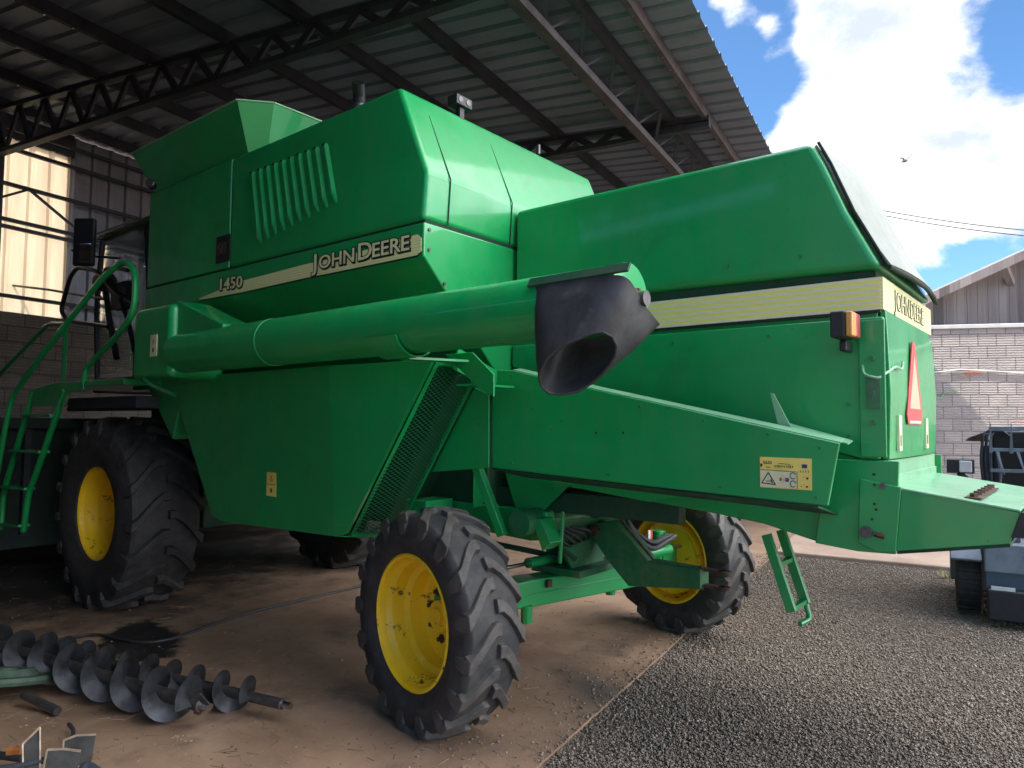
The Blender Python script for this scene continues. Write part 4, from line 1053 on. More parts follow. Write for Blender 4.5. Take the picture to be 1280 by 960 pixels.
# purlins
def purlin(n, e0=E0, e1=E1-.3, mat='purlin'):
    bm = B(); z = rz(n)+.085
    # C section with a lip
    box(bm, e0, e1, n-.004, n+.0, z-.12, z); box(bm, e0, e1, n, n+.05, z-.004, z-.0); box(bm, e0, e1, n, n+.05, z-.12, z-.116); box(bm, e0, e1, n+.046, n+.05, z-.116, z-.10)
    x = e0+.2
    o = obj('purlin', bm, mat, shed)
    bm = B()
    while x < min(e1, 11):
        if x > 1: cyl(bm, (x, n+.025, z-.128), (x, n+.025, z-.116), .008, 6)
        x += .25
    obj('screws', bm, 'chrome', o); return o
for n in (1.88,): purlin(n, mat='purlin_rusty')
for n in (3.62, 4.55, 5.5, 6.6, 7.55, 8.55, 9.5): purlin(n)
# triangular edge beam
bm = B(); nl_, wl = 2.46, 4.665
beam(bm, (E0, nl_, wl), (E1-.3, nl_, wl), .10, .07)
ebm = obj('edge_beam', bm, 'purlin_rusty', shed)
bm = B()
for n in (2.28, 2.70): beam(bm, (E0, n, rz(n)+.02), (E1-.3, n, rz(n)+.02), .06, .10)
obj('edge_beam_chord', bm, 'darksteel', ebm)
bm = B(); e = E0; k = 0
while e < 12:
    beam(bm, (e, nl_, wl), (e+.34, 2.28, rz(2.28)), .022, .018); beam(bm, (e+.34, 2.28, rz(2.28)), (e+.68, nl_, wl), .035, .012)
    beam(bm, (e+.1, nl_+.02, wl), (e+.5, 2.70, rz(2.70)), .15, .02, (0, 0, 1)); e += .68
obj('edge_beam_lacing', bm, 'darksteel', ebm)
# transverse trusses
def truss(e):
    bm = B(); nA, nB = 1.86, 9.75
    zb0, zb1 = 4.835, 4.82
    def top(n): return rz(n)-.035 + (.0)
    def bot(n): return zb0-.02 if n < 3 else zb0-.02
    beam(bm, (e, nA, top(nA)), (e, nB, top(nB)), .09, .05); beam(bm, (e, nA, bot(nA)), (e, nB, bot(nB)), .09, .05)
    box(bm, e-.045, e+.045, nA-.01, nA+.0, bot(nA)-.025, top(nA)+.03)
    n = nA+.08; s = 0; step = .24
    while n < nB-.25:
        a = (e, n, bot(n) if s else top(n)); b = (e, n+step, top(n+step) if s else bot(n+step)); beam(bm, a, b, .07, .028, (1, 0, 0)); n += step; s = 1-s
        step = .24+.012*n*.3
    return obj('roof_truss', bm, 'darksteel', shed)
for e in (-1.75, 1.26, 4.42, 7.6, 10.8, 14.0): truss(e)
for e in (-1.75, 1.26, 4.42, 7.6, 10.8, 14.0):
    bm = B(); box(bm, e-.09, e+.09, 9.66, 9.84, -.2, rz(9.75)); obj('column', bm, 'darksteel', shed)
# horizontal wall girder
for z0, z1 in ((4.10, 4.55),):
    bm = B()
    for z in (z0, z0-.09, z1): beam(bm, (E0, 9.86, z), (E1-.5, 9.86, z), .05, .045)
    e = E0; s = 0
    while e < 13:
        beam(bm, (e, 9.86, z0 if s else z1), (e+.75, 9.86, z1 if s else z0), .03, .03); e += .75; s = 1-s
    obj('wall_girder', bm, 'darksteel', shed)
for z in (3.15, 5.02, 4.93+.35):
    bm = B(); beam(bm, (E0, 9.9, z), (E1-.5, 9.9, z), .05, .045); obj('girt', bm, 'darksteel', shed)
# block wall and sheets above it
WB = 2.965
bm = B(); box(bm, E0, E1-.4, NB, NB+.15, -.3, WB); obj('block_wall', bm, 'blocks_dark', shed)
def sheet(e0, e1, n, z0, z1, mat, name):
    bm = B(); xs = []; e = e0
    while e < e1-.01:
        for d, h in pat: 
            if e+d <= e1+.001: xs.append((e+d, h))
        e += .25
    r0 = [bm.verts.new((x, n-h, z0)) for x, h in xs]; r1 = [bm.verts.new((x, n-h, z1)) for x, h in xs]
    for i in range(len(xs)-1): bm.faces.new((r0[i], r0[i+1], r1[i+1], r1[i]))
    return obj(name, bm, mat, shed, solid=.002, angle=20)
def on_n(px, py, n):
    r = ray(px, py); t = (n-CAM @ SN)/(r @ SN); p = CAM+t*r; return float(p @ SE), float(p[2])
eA = on_n(0, 300, NB+.05)[0]; eB = on_n(86, 300, NB+.05)[0]
sheet(eA-.55, eB, NB+.05, WB+.003, rz(NB)-.22, 'translucent', 'translucent_sheet')
sheet(E0, eA-.50, NB+.085, WB+.003, rz(NB)+.08, 'wallsheet', 'wall_sheet')
sheet(eB-.06, E1-.4, NB+.085, WB+.003, rz(NB)+.08, 'wallsheet', 'wall_sheet')
bm = B(); box(bm, eA-.55, eB, NB+.0, NB+.09, rz(NB)-.22, rz(NB)+.08); obj('wall_flashing', bm, 'darksteel', shed)
# added end walls, unseen one behind the camera to keep light off the left
bm = B(); box(bm, E0-.15, E0, 2.2, NB+.15, -.3, 4.9); obj('added_end_wall', bm, 'blocks_dark', shed)
bm = B(); box(bm, E1-.4, E1-.25, 1.6, NB+.15, -.3, 5.0); obj('added_end_wall', bm, 'blocks_dark', shed)
bm = B(); box(bm, E0, .35, 2.22, 2.37, -.3, 4.85); obj('added_shade_wall', bm, 'blocks_dark', shed)  # unseen wall added on the eave side to darken the left

# ================================================================== GROUND
gs = empty('tmp'); bpy.data.objects.remove(gs)
rzS = math.atan2(SE[1], SE[0])
def struct(name, bm, mat, **kw):
    o = obj(name, bm, mat, None, **kw); o.rotation_euler = (0, 0, rzS); prop(o, kind='structure'); return o
bm = B(); face(bm, [(-900, -900, -.06), (900, -900, -.06), (900, 900, -.06), (-900, 900, -.06)]); struct('ground', bm, 'earth')
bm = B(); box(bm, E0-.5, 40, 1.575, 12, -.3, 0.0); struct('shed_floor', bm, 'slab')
bm = B(); face(bm, [(-12, -14, -.022), (9.62, -14, -.022), (9.62, 1.573, -.022), (-12, 1.573, -.022)]); struct('gravel_yard', bm, 'gravel')
bm = B(); hull_loft(bm, [[(9.66, 1.571, z), (9.50, -3, z), (9.5, -25, z), (60, -25, z), (60, 1.571, z)] for z in (-.25, .035)]); fix(bm); struct('concrete_apron', bm, 'apron', bevel=.02)
# loose gravel stones
def stones(N):
    pts = []
    tri_ = np.array([(1, 0, 0), (-1, 0, 0), (0, 1, 0), (0, -1, 0), (0, 0, 1), (0, 0, -1)], float)
    fc = np.array([(0, 2, 4), (2, 1, 4), (1, 3, 4), (3, 0, 4), (2, 0, 5), (1, 2, 5), (3, 1, 5), (0, 3, 5)])
    # sample denser near the camera
    e = []; n = []
    while len(e) < N:
        k = N
        ee = 1.2+8.4*rng.random(k)**1.55; nn = 1.57-5.2*rng.random(k)
        P = ee[:, None]*SE[None]+nn[:, None]*SN[None]
        d = P[:, 1]*math.cos(PITCH); sx = P[:, 0]/np.maximum(d, .1)
        ok = (sx > -.2) & (sx < .85) & (d > 2.2)
        e += list(ee[ok]); n += list(nn[ok])
    e = np.array(e[:N]); n = np.array(n[:N])
    size = .0045+.0075*rng.random(N)**2.2
    edge = (rng.random(N) < .0)
    spill = rng.random(N) < .012; n = np.where(spill, 1.575+rng.random(N)**2.5*.55, n)
    A = rng.normal(size=(N, 6, 3))*.22+tri_[None]
    S = size[:, None, None]*np.stack([np.ones(N), .6+.5*rng.random(N), .45+.4*rng.random(N)], 1)[:, None, :]
    A = A*S; th = rng.random(N)*6.28; c, s = np.cos(th)[:, None], np.sin(th)[:, None]
    X = A[:, :, 0]*c-A[:, :, 1]*s; Y = A[:, :, 0]*s+A[:, :, 1]*c
    Z = A[:, :, 2]+np.where(spill, size*.4, -.020+size*.35+.008*rng.random(N)**1.3)[:, None]
    V = np.stack([X+e[:, None], Y+n[:, None], Z], 2).reshape(-1, 3)
    Fc = (fc[None]+6*np.arange(N)[:, None, None]).reshape(-1, 3)
    me = bpy.data.meshes.new('gravel_stones'); me.vertices.add(len(V)); me.vertices.foreach_set('co', V.ravel())
    me.loops.add(Fc.size); me.loops.foreach_set('vertex_index', Fc.ravel().astype(np.int32))
    me.polygons.add(len(Fc)); me.polygons.foreach_set('loop_start', np.arange(0, Fc.size, 3, dtype=np.int32)); me.polygons.foreach_set('loop_total', np.full(len(Fc), 3, dtype=np.int32))
    me.update(); at = me.attributes.new('tone', 'FLOAT', 'POINT'); at.data.foreach_set('value', np.repeat(rng.random(N)**1.3, 6).astype(np.float32))
    me.materials.append(MT['stone']); o = bpy.data.objects.new('gravel_stones', me); COL.objects.link(o); o.rotation_euler = (0, 0, rzS)
    prop(o, 'loose grey and brown gravel stones covering the yard beside the slab', 'gravel', kind='stuff'); return o
stones(165000)

def debris():
    bm = B(); v_ = []; f_ = []
    for k in range(1500):
        q = gnd(random.uniform(-20, 900), random.uniform(700, 985)); ee, nn = float(q @ SE), float(q @ SN)
        if nn < 1.62: continue
        a0 = random.uniform(0, 6.28)
        if k % 3 == 0: L_, w_, h_ = random.uniform(.015, .05), .0014, .002
        else: L_ = random.uniform(.002, .006); w_ = L_*random.uniform(.6, 1.); h_ = L_*.8
        c, s_ = math.cos(a0), math.sin(a0); b0 = len(v_)
        for z in (.0005, .0005+h_):
            for x, y in ((-L_, -w_), (L_, -w_), (L_*.8, w_), (-L_*.8, w_)): v_.append((ee+x*c-y*s_, nn+x*s_+y*c, z))
        for q4 in ((0, 3, 2, 1), (4, 5, 6, 7), (0, 1, 5, 4), (1, 2, 6, 5), (2, 3, 7, 6), (3, 0, 4, 7)): f_.append([b0+i for i in q4])
    bm.free(); me = bpy.data.meshes.new('floor_debris'); me.from_pydata(v_, [], f_); me.materials.append(MT['debris']); o = bpy.data.objects.new('floor_debris', me); COL.objects.link(o); o.rotation_euler = (0, 0, rzS)
    prop(o, 'scattered straw bits and grit on the dusty shed floor', 'debris', kind='stuff')
MT['debris'] = simple('straw_and_grit', (.22, .15, .09), .9, 0, 3, .8)
debris()
# ================================================================== THINGS ON THE FLOOR
def flighting(bm, Lg, r, core, pitch, hand=1, n_per=28, start=0.):
    turns = Lg/pitch; n = int(turns*n_per); a = []; b = []
    for k in range(n+1):
        t = k/n; th = hand*2*math.pi*turns*t+start; x = Lg*t
        a.append([bm.verts.new((x, core*math.cos(th), core*math.sin(th)+0)), bm.verts.new((x, r*math.cos(th), r*math.sin(th)))])
    T2 = .0035; c2 = []
    for (v0, v1) in a:
        c2.append([bm.verts.new(v0.co+Vector((T2, 0, 0))), bm.verts.new(v1.co+Vector((T2, 0, 0)))])
    for k in range(len(a)-1):
        p, q, P2, Q2 = a[k], a[k+1], c2[k], c2[k+1]
        bm.faces.new((p[0], p[1], q[1], q[0])); bm.faces.new((P2[0], Q2[0], Q2[1], P2[1])); bm.faces.new((p[1], P2[1], Q2[1], q[1]))
    bm.faces.new((a[0][0], c2[0][0], c2[0][1], a[0][1])); bm.faces.new((a[-1][0], a[-1][1], c2[-1][1], c2[-1][0]))
def drill(name, p_tip, p_back, r, core, pitch, tip, label, Lg=None, rod=0.):
    A = Vector(p_tip); Bk = Vector(p_back); d = Bk-A; L_ = Lg or d.length
    e = empty(name, (A.x, A.y, A.z), math.atan2(d.y, d.x)); prop(e, label, 'auger bit', 'auger bits on the floor')
    bm = B(); flighting(bm, L_, r, core, pitch); o = obj('flighting', bm, 'flight', e, angle=40)
    bm = B(); tube(bm, [(-rod, 0, 0), (L_+.1, 0, 0)], core, 20); cyl(bm, (-rod-.06, 0, 0), (-rod, 0, 0), core*.62, 12, mi=1); obj('shaft', bm, ['steel', 'chrome'], e)
    if tip:
        bm = B(); hull_loft(bm, [[(-.02, -.0, -.05), (.02, 0, -.05), (.02, .01, -.05), (-.02, .01, -.05)], [(-.10, -.0, .02), (-.02, 0, .06), (-.02, .01, .06), (-.10, .01, .02)]]); fix(bm); obj('cutting_tip', bm, 'steel', e)
    return e
tp_ = gnd(247, 880, .14); bk = gnd(15, 812, .14)
drill('earth_auger', tp_, bk, .13, .035, .27, True, 'larger dark steel earth auger lying nearest, with wide spiral flighting', Lg=2.3, rod=.03)
tp_ = gnd(318, 872, .10); bk = gnd(137, 829, .10)
drill('earth_auger', tp_, bk, .105, .028, .20, False, 'slimmer steel earth auger lying behind the larger one, long bare shaft end', Lg=2.0, rod=.20)
# green disc hub with shaft
g = gnd(10, 870, .0); e = empty('disc_hub', (g[0], g[1], 0), 0); prop(e, 'dull green round hub with a steel shaft lying left of the augers', 'machine part')
bm = B(); tmp = [(-.0, .001), (.0, .05), (.05, .06), (.055, .12), (.02, .15), (.02, .23), (.0, .24), (-.02, .23), (-.02, .001)]
lathe_y(bm, tmp, 40); bmesh.ops.rotate(bm, verts=bm.verts, cent=(0, 0, 0), matrix=Matrix.Rotation(R(78), 3, 'X')); bmesh.ops.translate(bm, verts=bm.verts, vec=(0, 0, .10)); fix(bm); obj('disc', bm, 'dullgreen', e)
a = gnd(30, 868, .07); b = gnd(72, 889, .03)
bm = B(); cyl(bm, Vector(a)-Vector((g[0], g[1], 0)), Vector(b)-Vector((g[0], g[1], 0)), .024, 16); obj('shaft', bm, 'steel', e)
# cultivator shanks with share plates
g = gnd(60, 955); e = empty('cultivator_shanks', (g[0], g[1], 0), 0); prop(e, 'heap of cultivator shanks with flat worn share plates at the bottom left corner', 'farm implement')
def rel(px, py, z): 
    p = gnd(px, py, z); return Vector((p[0]-g[0], p[1]-g[1], z))
def plate_at(pxs, base_px, name, mat='steel', th=.006, tiltn=(.3, -1, .25)):
    P0_ = gnd(*base_px, .0); nr = Vector(tiltn).normalized(); pts = []
    for x, y in pxs:
        r = Vector(ray(x, y)); c0 = Vector(CAM); t = (Vector(P0_)-c0).dot(nr)/r.dot(nr); pts.append(c0+r*t-Vector((g[0], g[1], 0)))
    bm = B(); hull_loft(bm, [pts, [p-nr*th for p in pts]]); fix(bm); o = obj(name, bm, mat, e, bevel=.0015)
    bm = B(); 
    for a_, b_ in zip(pts[:3], pts[1:4]): beam(bm, a_, b_, .006, .009)
    obj('worn_edge', bm, 'edge', o)
MT['edge'] = simple('bare_worn_edge', (.34, .26, .19), .5, .3, 20, .3)
MT['slate'] = simple('dull_share_steel', (.06, .058, .055), .55, .5, 10, .4, .3)
plate_at([(29, 985), (28, 930), (50, 909), (50, 985)], (40, 985), 'share_plate', 'slate')
plate_at([(78, 952), (80, 925), (96, 919), (120, 918), (113, 958)], (95, 958), 'share_plate', 'slate')
plate_at([(50, 985), (59, 937), (80, 936), (101, 939), (92, 985)], (75, 985), 'share_plate', 'slate')
bm = B()
tube(bm, [rel(-30, 966, .08), rel(20, 958, .09), rel(56, 950, .10)], .014, 10); tube(bm, [rel(-30, 940, .06), rel(28, 948, .06)], .018, 10)
tube(bm, fillet([rel(86, 905, .04), rel(92, 912, .04), rel(90, 935, .03)], .03, 4), .010, 8)
tube(bm, fillet([rel(95, 975, .03), rel(108, 955, .05), rel(122, 965, .03)], .05, 4), .02, 10)
obj('shank', bm, 'darksteel', e)
bm = B(); box(bm, 0, .07, 0, .03, 0, .03); p = rel(6, 945, .07); bmesh.ops.translate(bm, verts=bm.verts, vec=p); obj('clamp', bm, 'orange', e, bevel=.005)
# hose across the floor
bm = B(); P = [gnd(*q, .012) for q in ((70, 800), (120, 792), (190, 808), (300, 768), (420, 740), (520, 715))]
tube(bm, fillet(P, .3, 6), .012, 8); o = obj('floor_hose', bm, 'hose'); prop(o, 'thin black hose snaking across the dark shed floor behind the augers', 'hose')

# ================================================================== RIGHT SIDE: loader, wall, barn
# compact loader, facing the combine
g = gnd(1240, 775); ld = empty('compact_loader', (g[0], g[1], 0), 0); prop(ld, 'dark navy compact loader with tined grapple cut off by the right frame edge', 'loader')
LDR = R(-31)
LX = np.array([math.cos(LDR), math.sin(LDR), 0]); LY = np.array([-math.sin(LDR), math.cos(LDR), 0])
ld.rotation_euler = (0, 0, LDR)
def W3(px, py, Y):
    r = ray(px, py); G = np.array([g[0], g[1], 0]); t = (Y-(CAM-G) @ LY)/(r @ LY); d = CAM+t*r-G
    return Vector((float(d @ LX), float(d @ LY), float(d[2])))
def ldbox(name, x0, x1, y0, y1, z0, z1, mat, par, bev=.02, seg=3):
    bm = B(); box(bm, x0, x1, y0, y1, z0, z1); return obj(name, bm, mat, par, bevel=bev, seg=seg)
XL = W3(1226, 700, -.1)[0]
bm = B()
hull_loft(bm, [[(XL, y, z) for y, z in ((-.15, .24), (1.5, .24), (1.5, .72), (.05, .72), (-.10, .60))], [(XL+1.15, y, z) for y, z in ((-.15, .24), (1.5, .24), (1.5, .72), (.05, .72), (-.10, .60))]]); fix(bm)
lb_ = obj('loader_body', bm, 'navy', ld, bevel=.04, seg=3)
ldbox('bumper', XL+.03, XL+1.1, -.26, -.155, .05, .30, 'black', ld)
ldbox('nose_panel', XL+.02, XL+1.12, -.175, -.13, .42, .66, 'bluegrey', lb_, .015)
bm = B(); box(bm, XL+.06, XL+.22, -.268, -.262, .30, .33); bm2 = obj('plate_strip', bm, 'white', lb_)
# wheel with fender at the left
def simple_wheel(x, y, z, Rt, W):
    bm = B(); hw = W/2
    lathe_y(bm, [(-hw*.8, Rt*.55), (-hw, Rt*.65), (-hw, Rt*.92), (-hw*.8, Rt), (hw*.8, Rt), (hw, Rt*.92), (hw, Rt*.65), (hw*.8, Rt*.55), (hw*.5, Rt*.5), (hw*.5, .001)], 40)
    bmesh.ops.rotate(bm, verts=bm.verts, cent=(0, 0, 0), matrix=Matrix.Rotation(R(90), 3, 'Z')); bmesh.ops.translate(bm, verts=bm.verts, vec=(x, y, z)); fix(bm)
    for i in range(20):
        a0 = 2*math.pi*i/20; c_ = Vector((x, y+Rt*math.cos(a0), z+Rt*math.sin(a0))); beam(bm, c_-Vector((hw*.85, 0, 0)), c_+Vector((hw*.85, 0, 0)), .03, .03, (0, math.cos(a0), math.sin(a0)))
    return bm
for y in (.30, 1.15):
    o = obj('loader_wheel', simple_wheel(XL-.08, y, .30, .30, .20), 'rubber', ld, bevel=.004)
bm = B(); n_ = 14; out_, in_ = [], []
for k in range(n_+1):
    a0 = R(-15+165*k/n_); out_.append((.22+.40*math.cos(a0), .30+.40*math.sin(a0))); in_.append((.22+.36*math.cos(a0), .30+.36*math.sin(a0)))
hull_loft(bm, [[(x, y, z) for y, z in out_+in_[::-1]] for x in (XL-.22, XL+.01)]); fix(bm); obj('fender', bm, 'bluegrey', ld, bevel=.012, angle=40)
bm = B(); hull_loft(bm, [[(XL-.225, y, z) for y, z in ((-.05, .60), (.9, .60), (.9, .76), (.0, .74))], [(XL+.3, y, z) for y, z in ((-.05, .60), (.9, .60), (.9, .76), (.0, .74))]]); fix(bm); obj('fender_cover', bm, 'navy', ld, bevel=.03, seg=3)
# lift arms, lamp, hoses, grapple tines above
ldbox('loader_tower', XL+.05, XL+.13, .5, .62, .70, 1.45, 'navy', ld)
ldbox('loader_tower', XL+.8, XL+.92, .5, .62, .70, 1.45, 'navy', ld)
Yg = .35
a = W3(1183, 574, Yg); b = W3(1215, 592, Yg)
bm = B(); box(bm, a[0], b[0]+.02, .33, .45, b[2], a[2], 0); box(bm, lerp(a[0], b[0], .5), b[0], .318, .33, b[2]+.01, a[2]-.01, 1); obj('work_lamp', bm, ['black', 'lampglass'], ld, bevel=.01)
bm = B(); beam(bm, (a[0]+.1, .40, b[2]), (XL+.03, .55, 1.0), .04); obj('lamp_bracket', bm, 'black', ld)
hb = W3(1236, 570, Yg)
for k in range(3):
    bm = B(); x = W3(1229+5*k, 570, Yg)[0]; z0 = W3(1230, 600, Yg)[2]; z1 = W3(1230, 541, Yg)[2]
    tube(bm, fillet([(x, .42, z0-.08), (x-.02, .36, lerp(z0, z1, .5)), (x+.01, .38, z1), (x+.08, .45, z1+.03), (x+.16, .5, z1-.04)], .1, 5), .011, 8); obj('loader_hose', bm, 'darksteel', ld)
xg0 = W3(1238, 600, Yg)[0]; gz0 = W3(1240, 625, Yg)[2]; gz1 = W3(1240, 532, Yg)[2]; gzm = W3(1240, 562, Yg)[2]; gzn = W3(1240, 588, Yg)[2]
bm = B()
for z in (gzm, gzn): beam(bm, (xg0, .36, z), (xg0+1.1, .36, z), .03, .03)
beam(bm, (xg0, .40, gz1-.03), (xg0+1.1, .40, gz1-.01), .05, .04); grap = obj('grapple_frame', bm, 'bluegrey', ld, bevel=.004)
bm = B(); hull_loft(bm, [[(xg0+.02, .62, gz0), (xg0+1.1, .62, gz0), (xg0+1.1, .70, gz0), (xg0+.02, .70, gz0)], [(xg0+.03, .52, gz1-.05), (xg0+1.1, .52, gz1-.05), (xg0+1.1, .60, gz1-.05), (xg0+.03, .60, gz1-.05)]]); fix(bm); obj('grapple_bucket', bm, 'black', ld, bevel=.02)
for k_ in range(4):
    bm = B(); x = xg0+.06+k_*.27; tube(bm, [(x, .37, gzm), (x+.02, .42, lerp(gz0, gzm, .5)), (x+.0, .50, gz0)], .013, 8); obj('frame_brace', bm, 'bluegrey', grap)
for k in range(8):
    bm = B(); x = xg0+.01+k*.13+(.02 if k % 2 else 0)
    hull_loft(bm, [[(x-.014, .36-.014, gzm-.03), (x+.014, .36-.014, gzm-.03), (x+.014, .36+.014, gzm-.03), (x-.014, .36+.014, gzm-.03)], [(x-.003, .31, gz1+.02), (x+.003, .31, gz1+.02), (x+.003, .32, gz1+.02), (x-.003, .32, gz1+.02)]]); fix(bm)
    hull_loft(bm, [[(x+.03, .35, gzm), (x+.055, .35, gzm), (x+.055, .37, gzm), (x+.03, .37, gzm)], [(x+.09, .30, gzn-.03), (x+.096, .30, gzn-.03), (x+.096, .31, gzn-.03), (x+.09, .31, gzn-.03)]]); fix(bm)
    obj('tine', bm, 'bluegrey', grap)
bm = B(); a = W3(1207, 551, Yg+.3); b = W3(1232, 544, Yg+.3); hull_loft(bm, [[a, a+Vector((0, .2, .0)), a+Vector((.03, .2, .03)), a+Vector((.03, 0, .03))], [b+Vector((.03, 0, -.06)), b+Vector((.03, .2, -.06)), b+Vector((.0, .2, .03)), b+Vector((.0, 0, .03))]]); fix(bm)
o = obj('bent_guard', bm, 'rust', ld)
# block boundary wall and wooden barn
wd = R(90-105); base = (6.5, 11.8)
wl_ = empty('block_boundary_wall', (base[0], base[1], 0), wd); prop(wl_, 'unplastered clay block wall with pale coping behind the combine', 'wall')
bm = B(); box(bm, -9, 9, 0, .16, -.3, 3.20); obj('wall_face', bm, 'blocks', wl_)
bm = B(); box(bm, -9, 9, -.03, .19, 3.205, 3.27); obj('coping', bm, 'white', wl_, bevel=.008)
def onW(px, py, off=0.):
    dd = np.array([math.cos(wd), math.sin(wd), 0]); n_ = np.array([-dd[1], dd[0], 0]); b3 = np.array([base[0], base[1], 0])
    r = ray(px, py); t = ((b3-CAM) @ n_+off)/(r @ n_); p = CAM+t*r; return float((p-b3) @ dd), float(p[2])
bm = B(); tube(bm, [(onW(x, y)[0], -.02, onW(x, y)[1]) for x, y in ((1160, 466), (1175, 465), (1200, 462), (1240, 464), (1285, 467))], .012, 8); obj('conduit_pipe', bm, 'white', wl_)
bm = B(); tube(bm, fillet([(onW(x, y)[0], -.03, onW(x, y)[1]) for x, y in ((1150, 496), (1176, 498), (1180, 490), (1196, 489))], .05, 3), .010, 8); obj('conduit_pipe', bm, 'green_pale', wl_)
off = .9
bn = empty('wooden_barn', (base[0], base[1], 0), wd); prop(bn, 'weathered grey board barn gable with sloping metal roof above the block wall', 'barn')
x0, z0 = onW(1157, 372, off); x1, z1 = onW(1280, 316, off); slp = (z1-z0)/(x1-x0)
xa = x0-.3; xr = x1+2.4; za2 = z0-slp*.3; zr = z0+slp*(xr-x0); xe = 2*xr-xa
k = int((xe-xa)/.161); bm = B()
for i in range(k):
    u0 = xa+.30+i*.161; u1 = u0+.155
    if u1 > xe-.3: break
    def zt_(u): return za2+slp*(u-xa) if u < xr else zr-slp*(u-xr)
    dy = random.uniform(-.006, .006)
    hull_loft(bm, [[(u0, off+dy, 0), (u1, off+dy, 0), (u1, off+dy+.02, 0), (u0, off+dy+.02, 0)], [(u0, off+dy, zt_(u0)-.02), (u1, off+dy, zt_(u1)-.02), (u1, off+dy+.02, zt_(u1)-.02), (u0, off+dy+.02, zt_(u0)-.02)]])
fix(bm); obj('board_gable', bm, 'wood', bn)
bm = B()
for (ua2, z_a, ub2, z_b) in ((xa-.1, za2-.1*slp, xr, zr), (xr, zr, xe+.1, za2-.1*slp)):
    hull_loft(bm, [[(ua2, off-.35, z_a+.02), (ua2, off+8, z_a+.02), (ua2, off+8, z_a+.06), (ua2, off-.35, z_a+.06)], [(ub2, off-.35, z_b+.02), (ub2, off+8, z_b+.02), (ub2, off+8, z_b+.06), (ub2, off-.35, z_b+.06)]])
fix(bm); obj('barn_roof', bm, 'white', bn)
bm = B()
for (ua2, z_a, ub2, z_b) in ((xa-.1, za2-.1*slp, xr, zr), (xr, zr, xe+.1, za2-.1*slp)):
    beam(bm, (ua2, off-.34, z_a-.05), (ub2, off-.34, z_b-.05), .03, .14)
obj('bargeboard', bm, 'wood', bn)
bm = B(); bx, bz = onW(1262, 335, off-.3); beam(bm, (bx-.1, off-.30, bz+.12), (bx+.12, off-.02, bz-.22), .10, .10); obj('roof_bracket', bm, 'wood', bn)
# overhead cables with their pole
pole_far = (11.5, 24.6); 
bm = B(); 
r1_ = CAM+ray(1097, 265)*(25/ray(1097, 265)[1]); r2_ = CAM+ray(1280, 289)*(22/ray(1280, 289)[1])
s1 = CAM+ray(1103, 272)*(25/ray(1103, 272)[1]); s2 = CAM+ray(1280, 296)*(22/ray(1280, 296)[1])
pl = empty('power_pole', (float(r1_[0])-4.0, float(r1_[1])+.5, 0)); prop(pl, 'thin concrete power pole hidden behind the combine hood carrying two cables', 'power pole')
def cable(a, b, nm):
    a = np.array(a); b = np.array(b); d = b-a; A0 = a-d*.35; B0 = b+d*.8; P = []
    for i in range(25):
        t = i/24; p = A0+(B0-A0)*t; P.append(Vector((p[0], p[1], p[2]-.0+.9*((t-.45)**2)*1.2)))
    return P
for a_, b_, lbn in ((r1_, r2_, 'upper'), (s1, s2, 'lower')):
    bm = B(); tube(bm, cable(a_, b_, lbn), .016, 6); o = obj('overhead_cable', bm, 'wire'); prop(o, '%s thin dark cable crossing the cloudy sky right of the combine' % lbn, 'cable', 'overhead cables')
bpy.data.objects.remove(pl)
# distant bird
r_ = ray(1131, 201); p = CAM+r_*60; bm = B()
bp = [(-.42, 0, .10), (-.2, .05, .16), (0, .08, 0), (.22, .05, .30), (.40, 0, .62)]
hull_loft(bm, [[(x, -.10+abs(x)*.1, z), (x, .10-abs(x)*.1, z), (x, .0, z+.05)] for x, y, z in bp]); tube(bm, [(.05, -.25, -.05), (0, 0, .0), (-.05, .3, .02)], .09, 8, rfun=lambda t: .03+.09*math.sin(3.0*min(1, t+.05)))
fix(bm); o = obj('bird', bm, 'wire'); o.location = p; o.scale = (.9, .9, .9); o.rotation_euler = (0, R(15), 0); prop(o, 'tiny dark bird gliding against the bright clouds at upper right', 'bird')
# weeds at the kerb
def weed(px, py, nm_label):
    gp = gnd(px, py); bm = B()
    for k in range(46):
        a0 = random.uniform(0, 6.28); r0 = random.uniform(0, .09); h = random.uniform(.03, .10); b0 = Vector((r0*math.cos(a0), r0*math.sin(a0), 0)); tpp = b0+Vector((math.cos(a0)*h*.6, math.sin(a0)*h*.6, h)); sd = Vector((-math.sin(a0), math.cos(a0), 0))*.004
        face(bm, [b0-sd, b0+sd, tpp])
    o = obj('weed_tuft', bm, 'weed'); o.location = (gp[0], gp[1], .0); prop(o, nm_label, 'weed', 'weed tufts')
weed(1185, 722, 'dry yellowish weed tuft at the apron kerb beside the loader wheel'); weed(972, 690, 'small green weed tuft at the slab corner behind the step ladder')
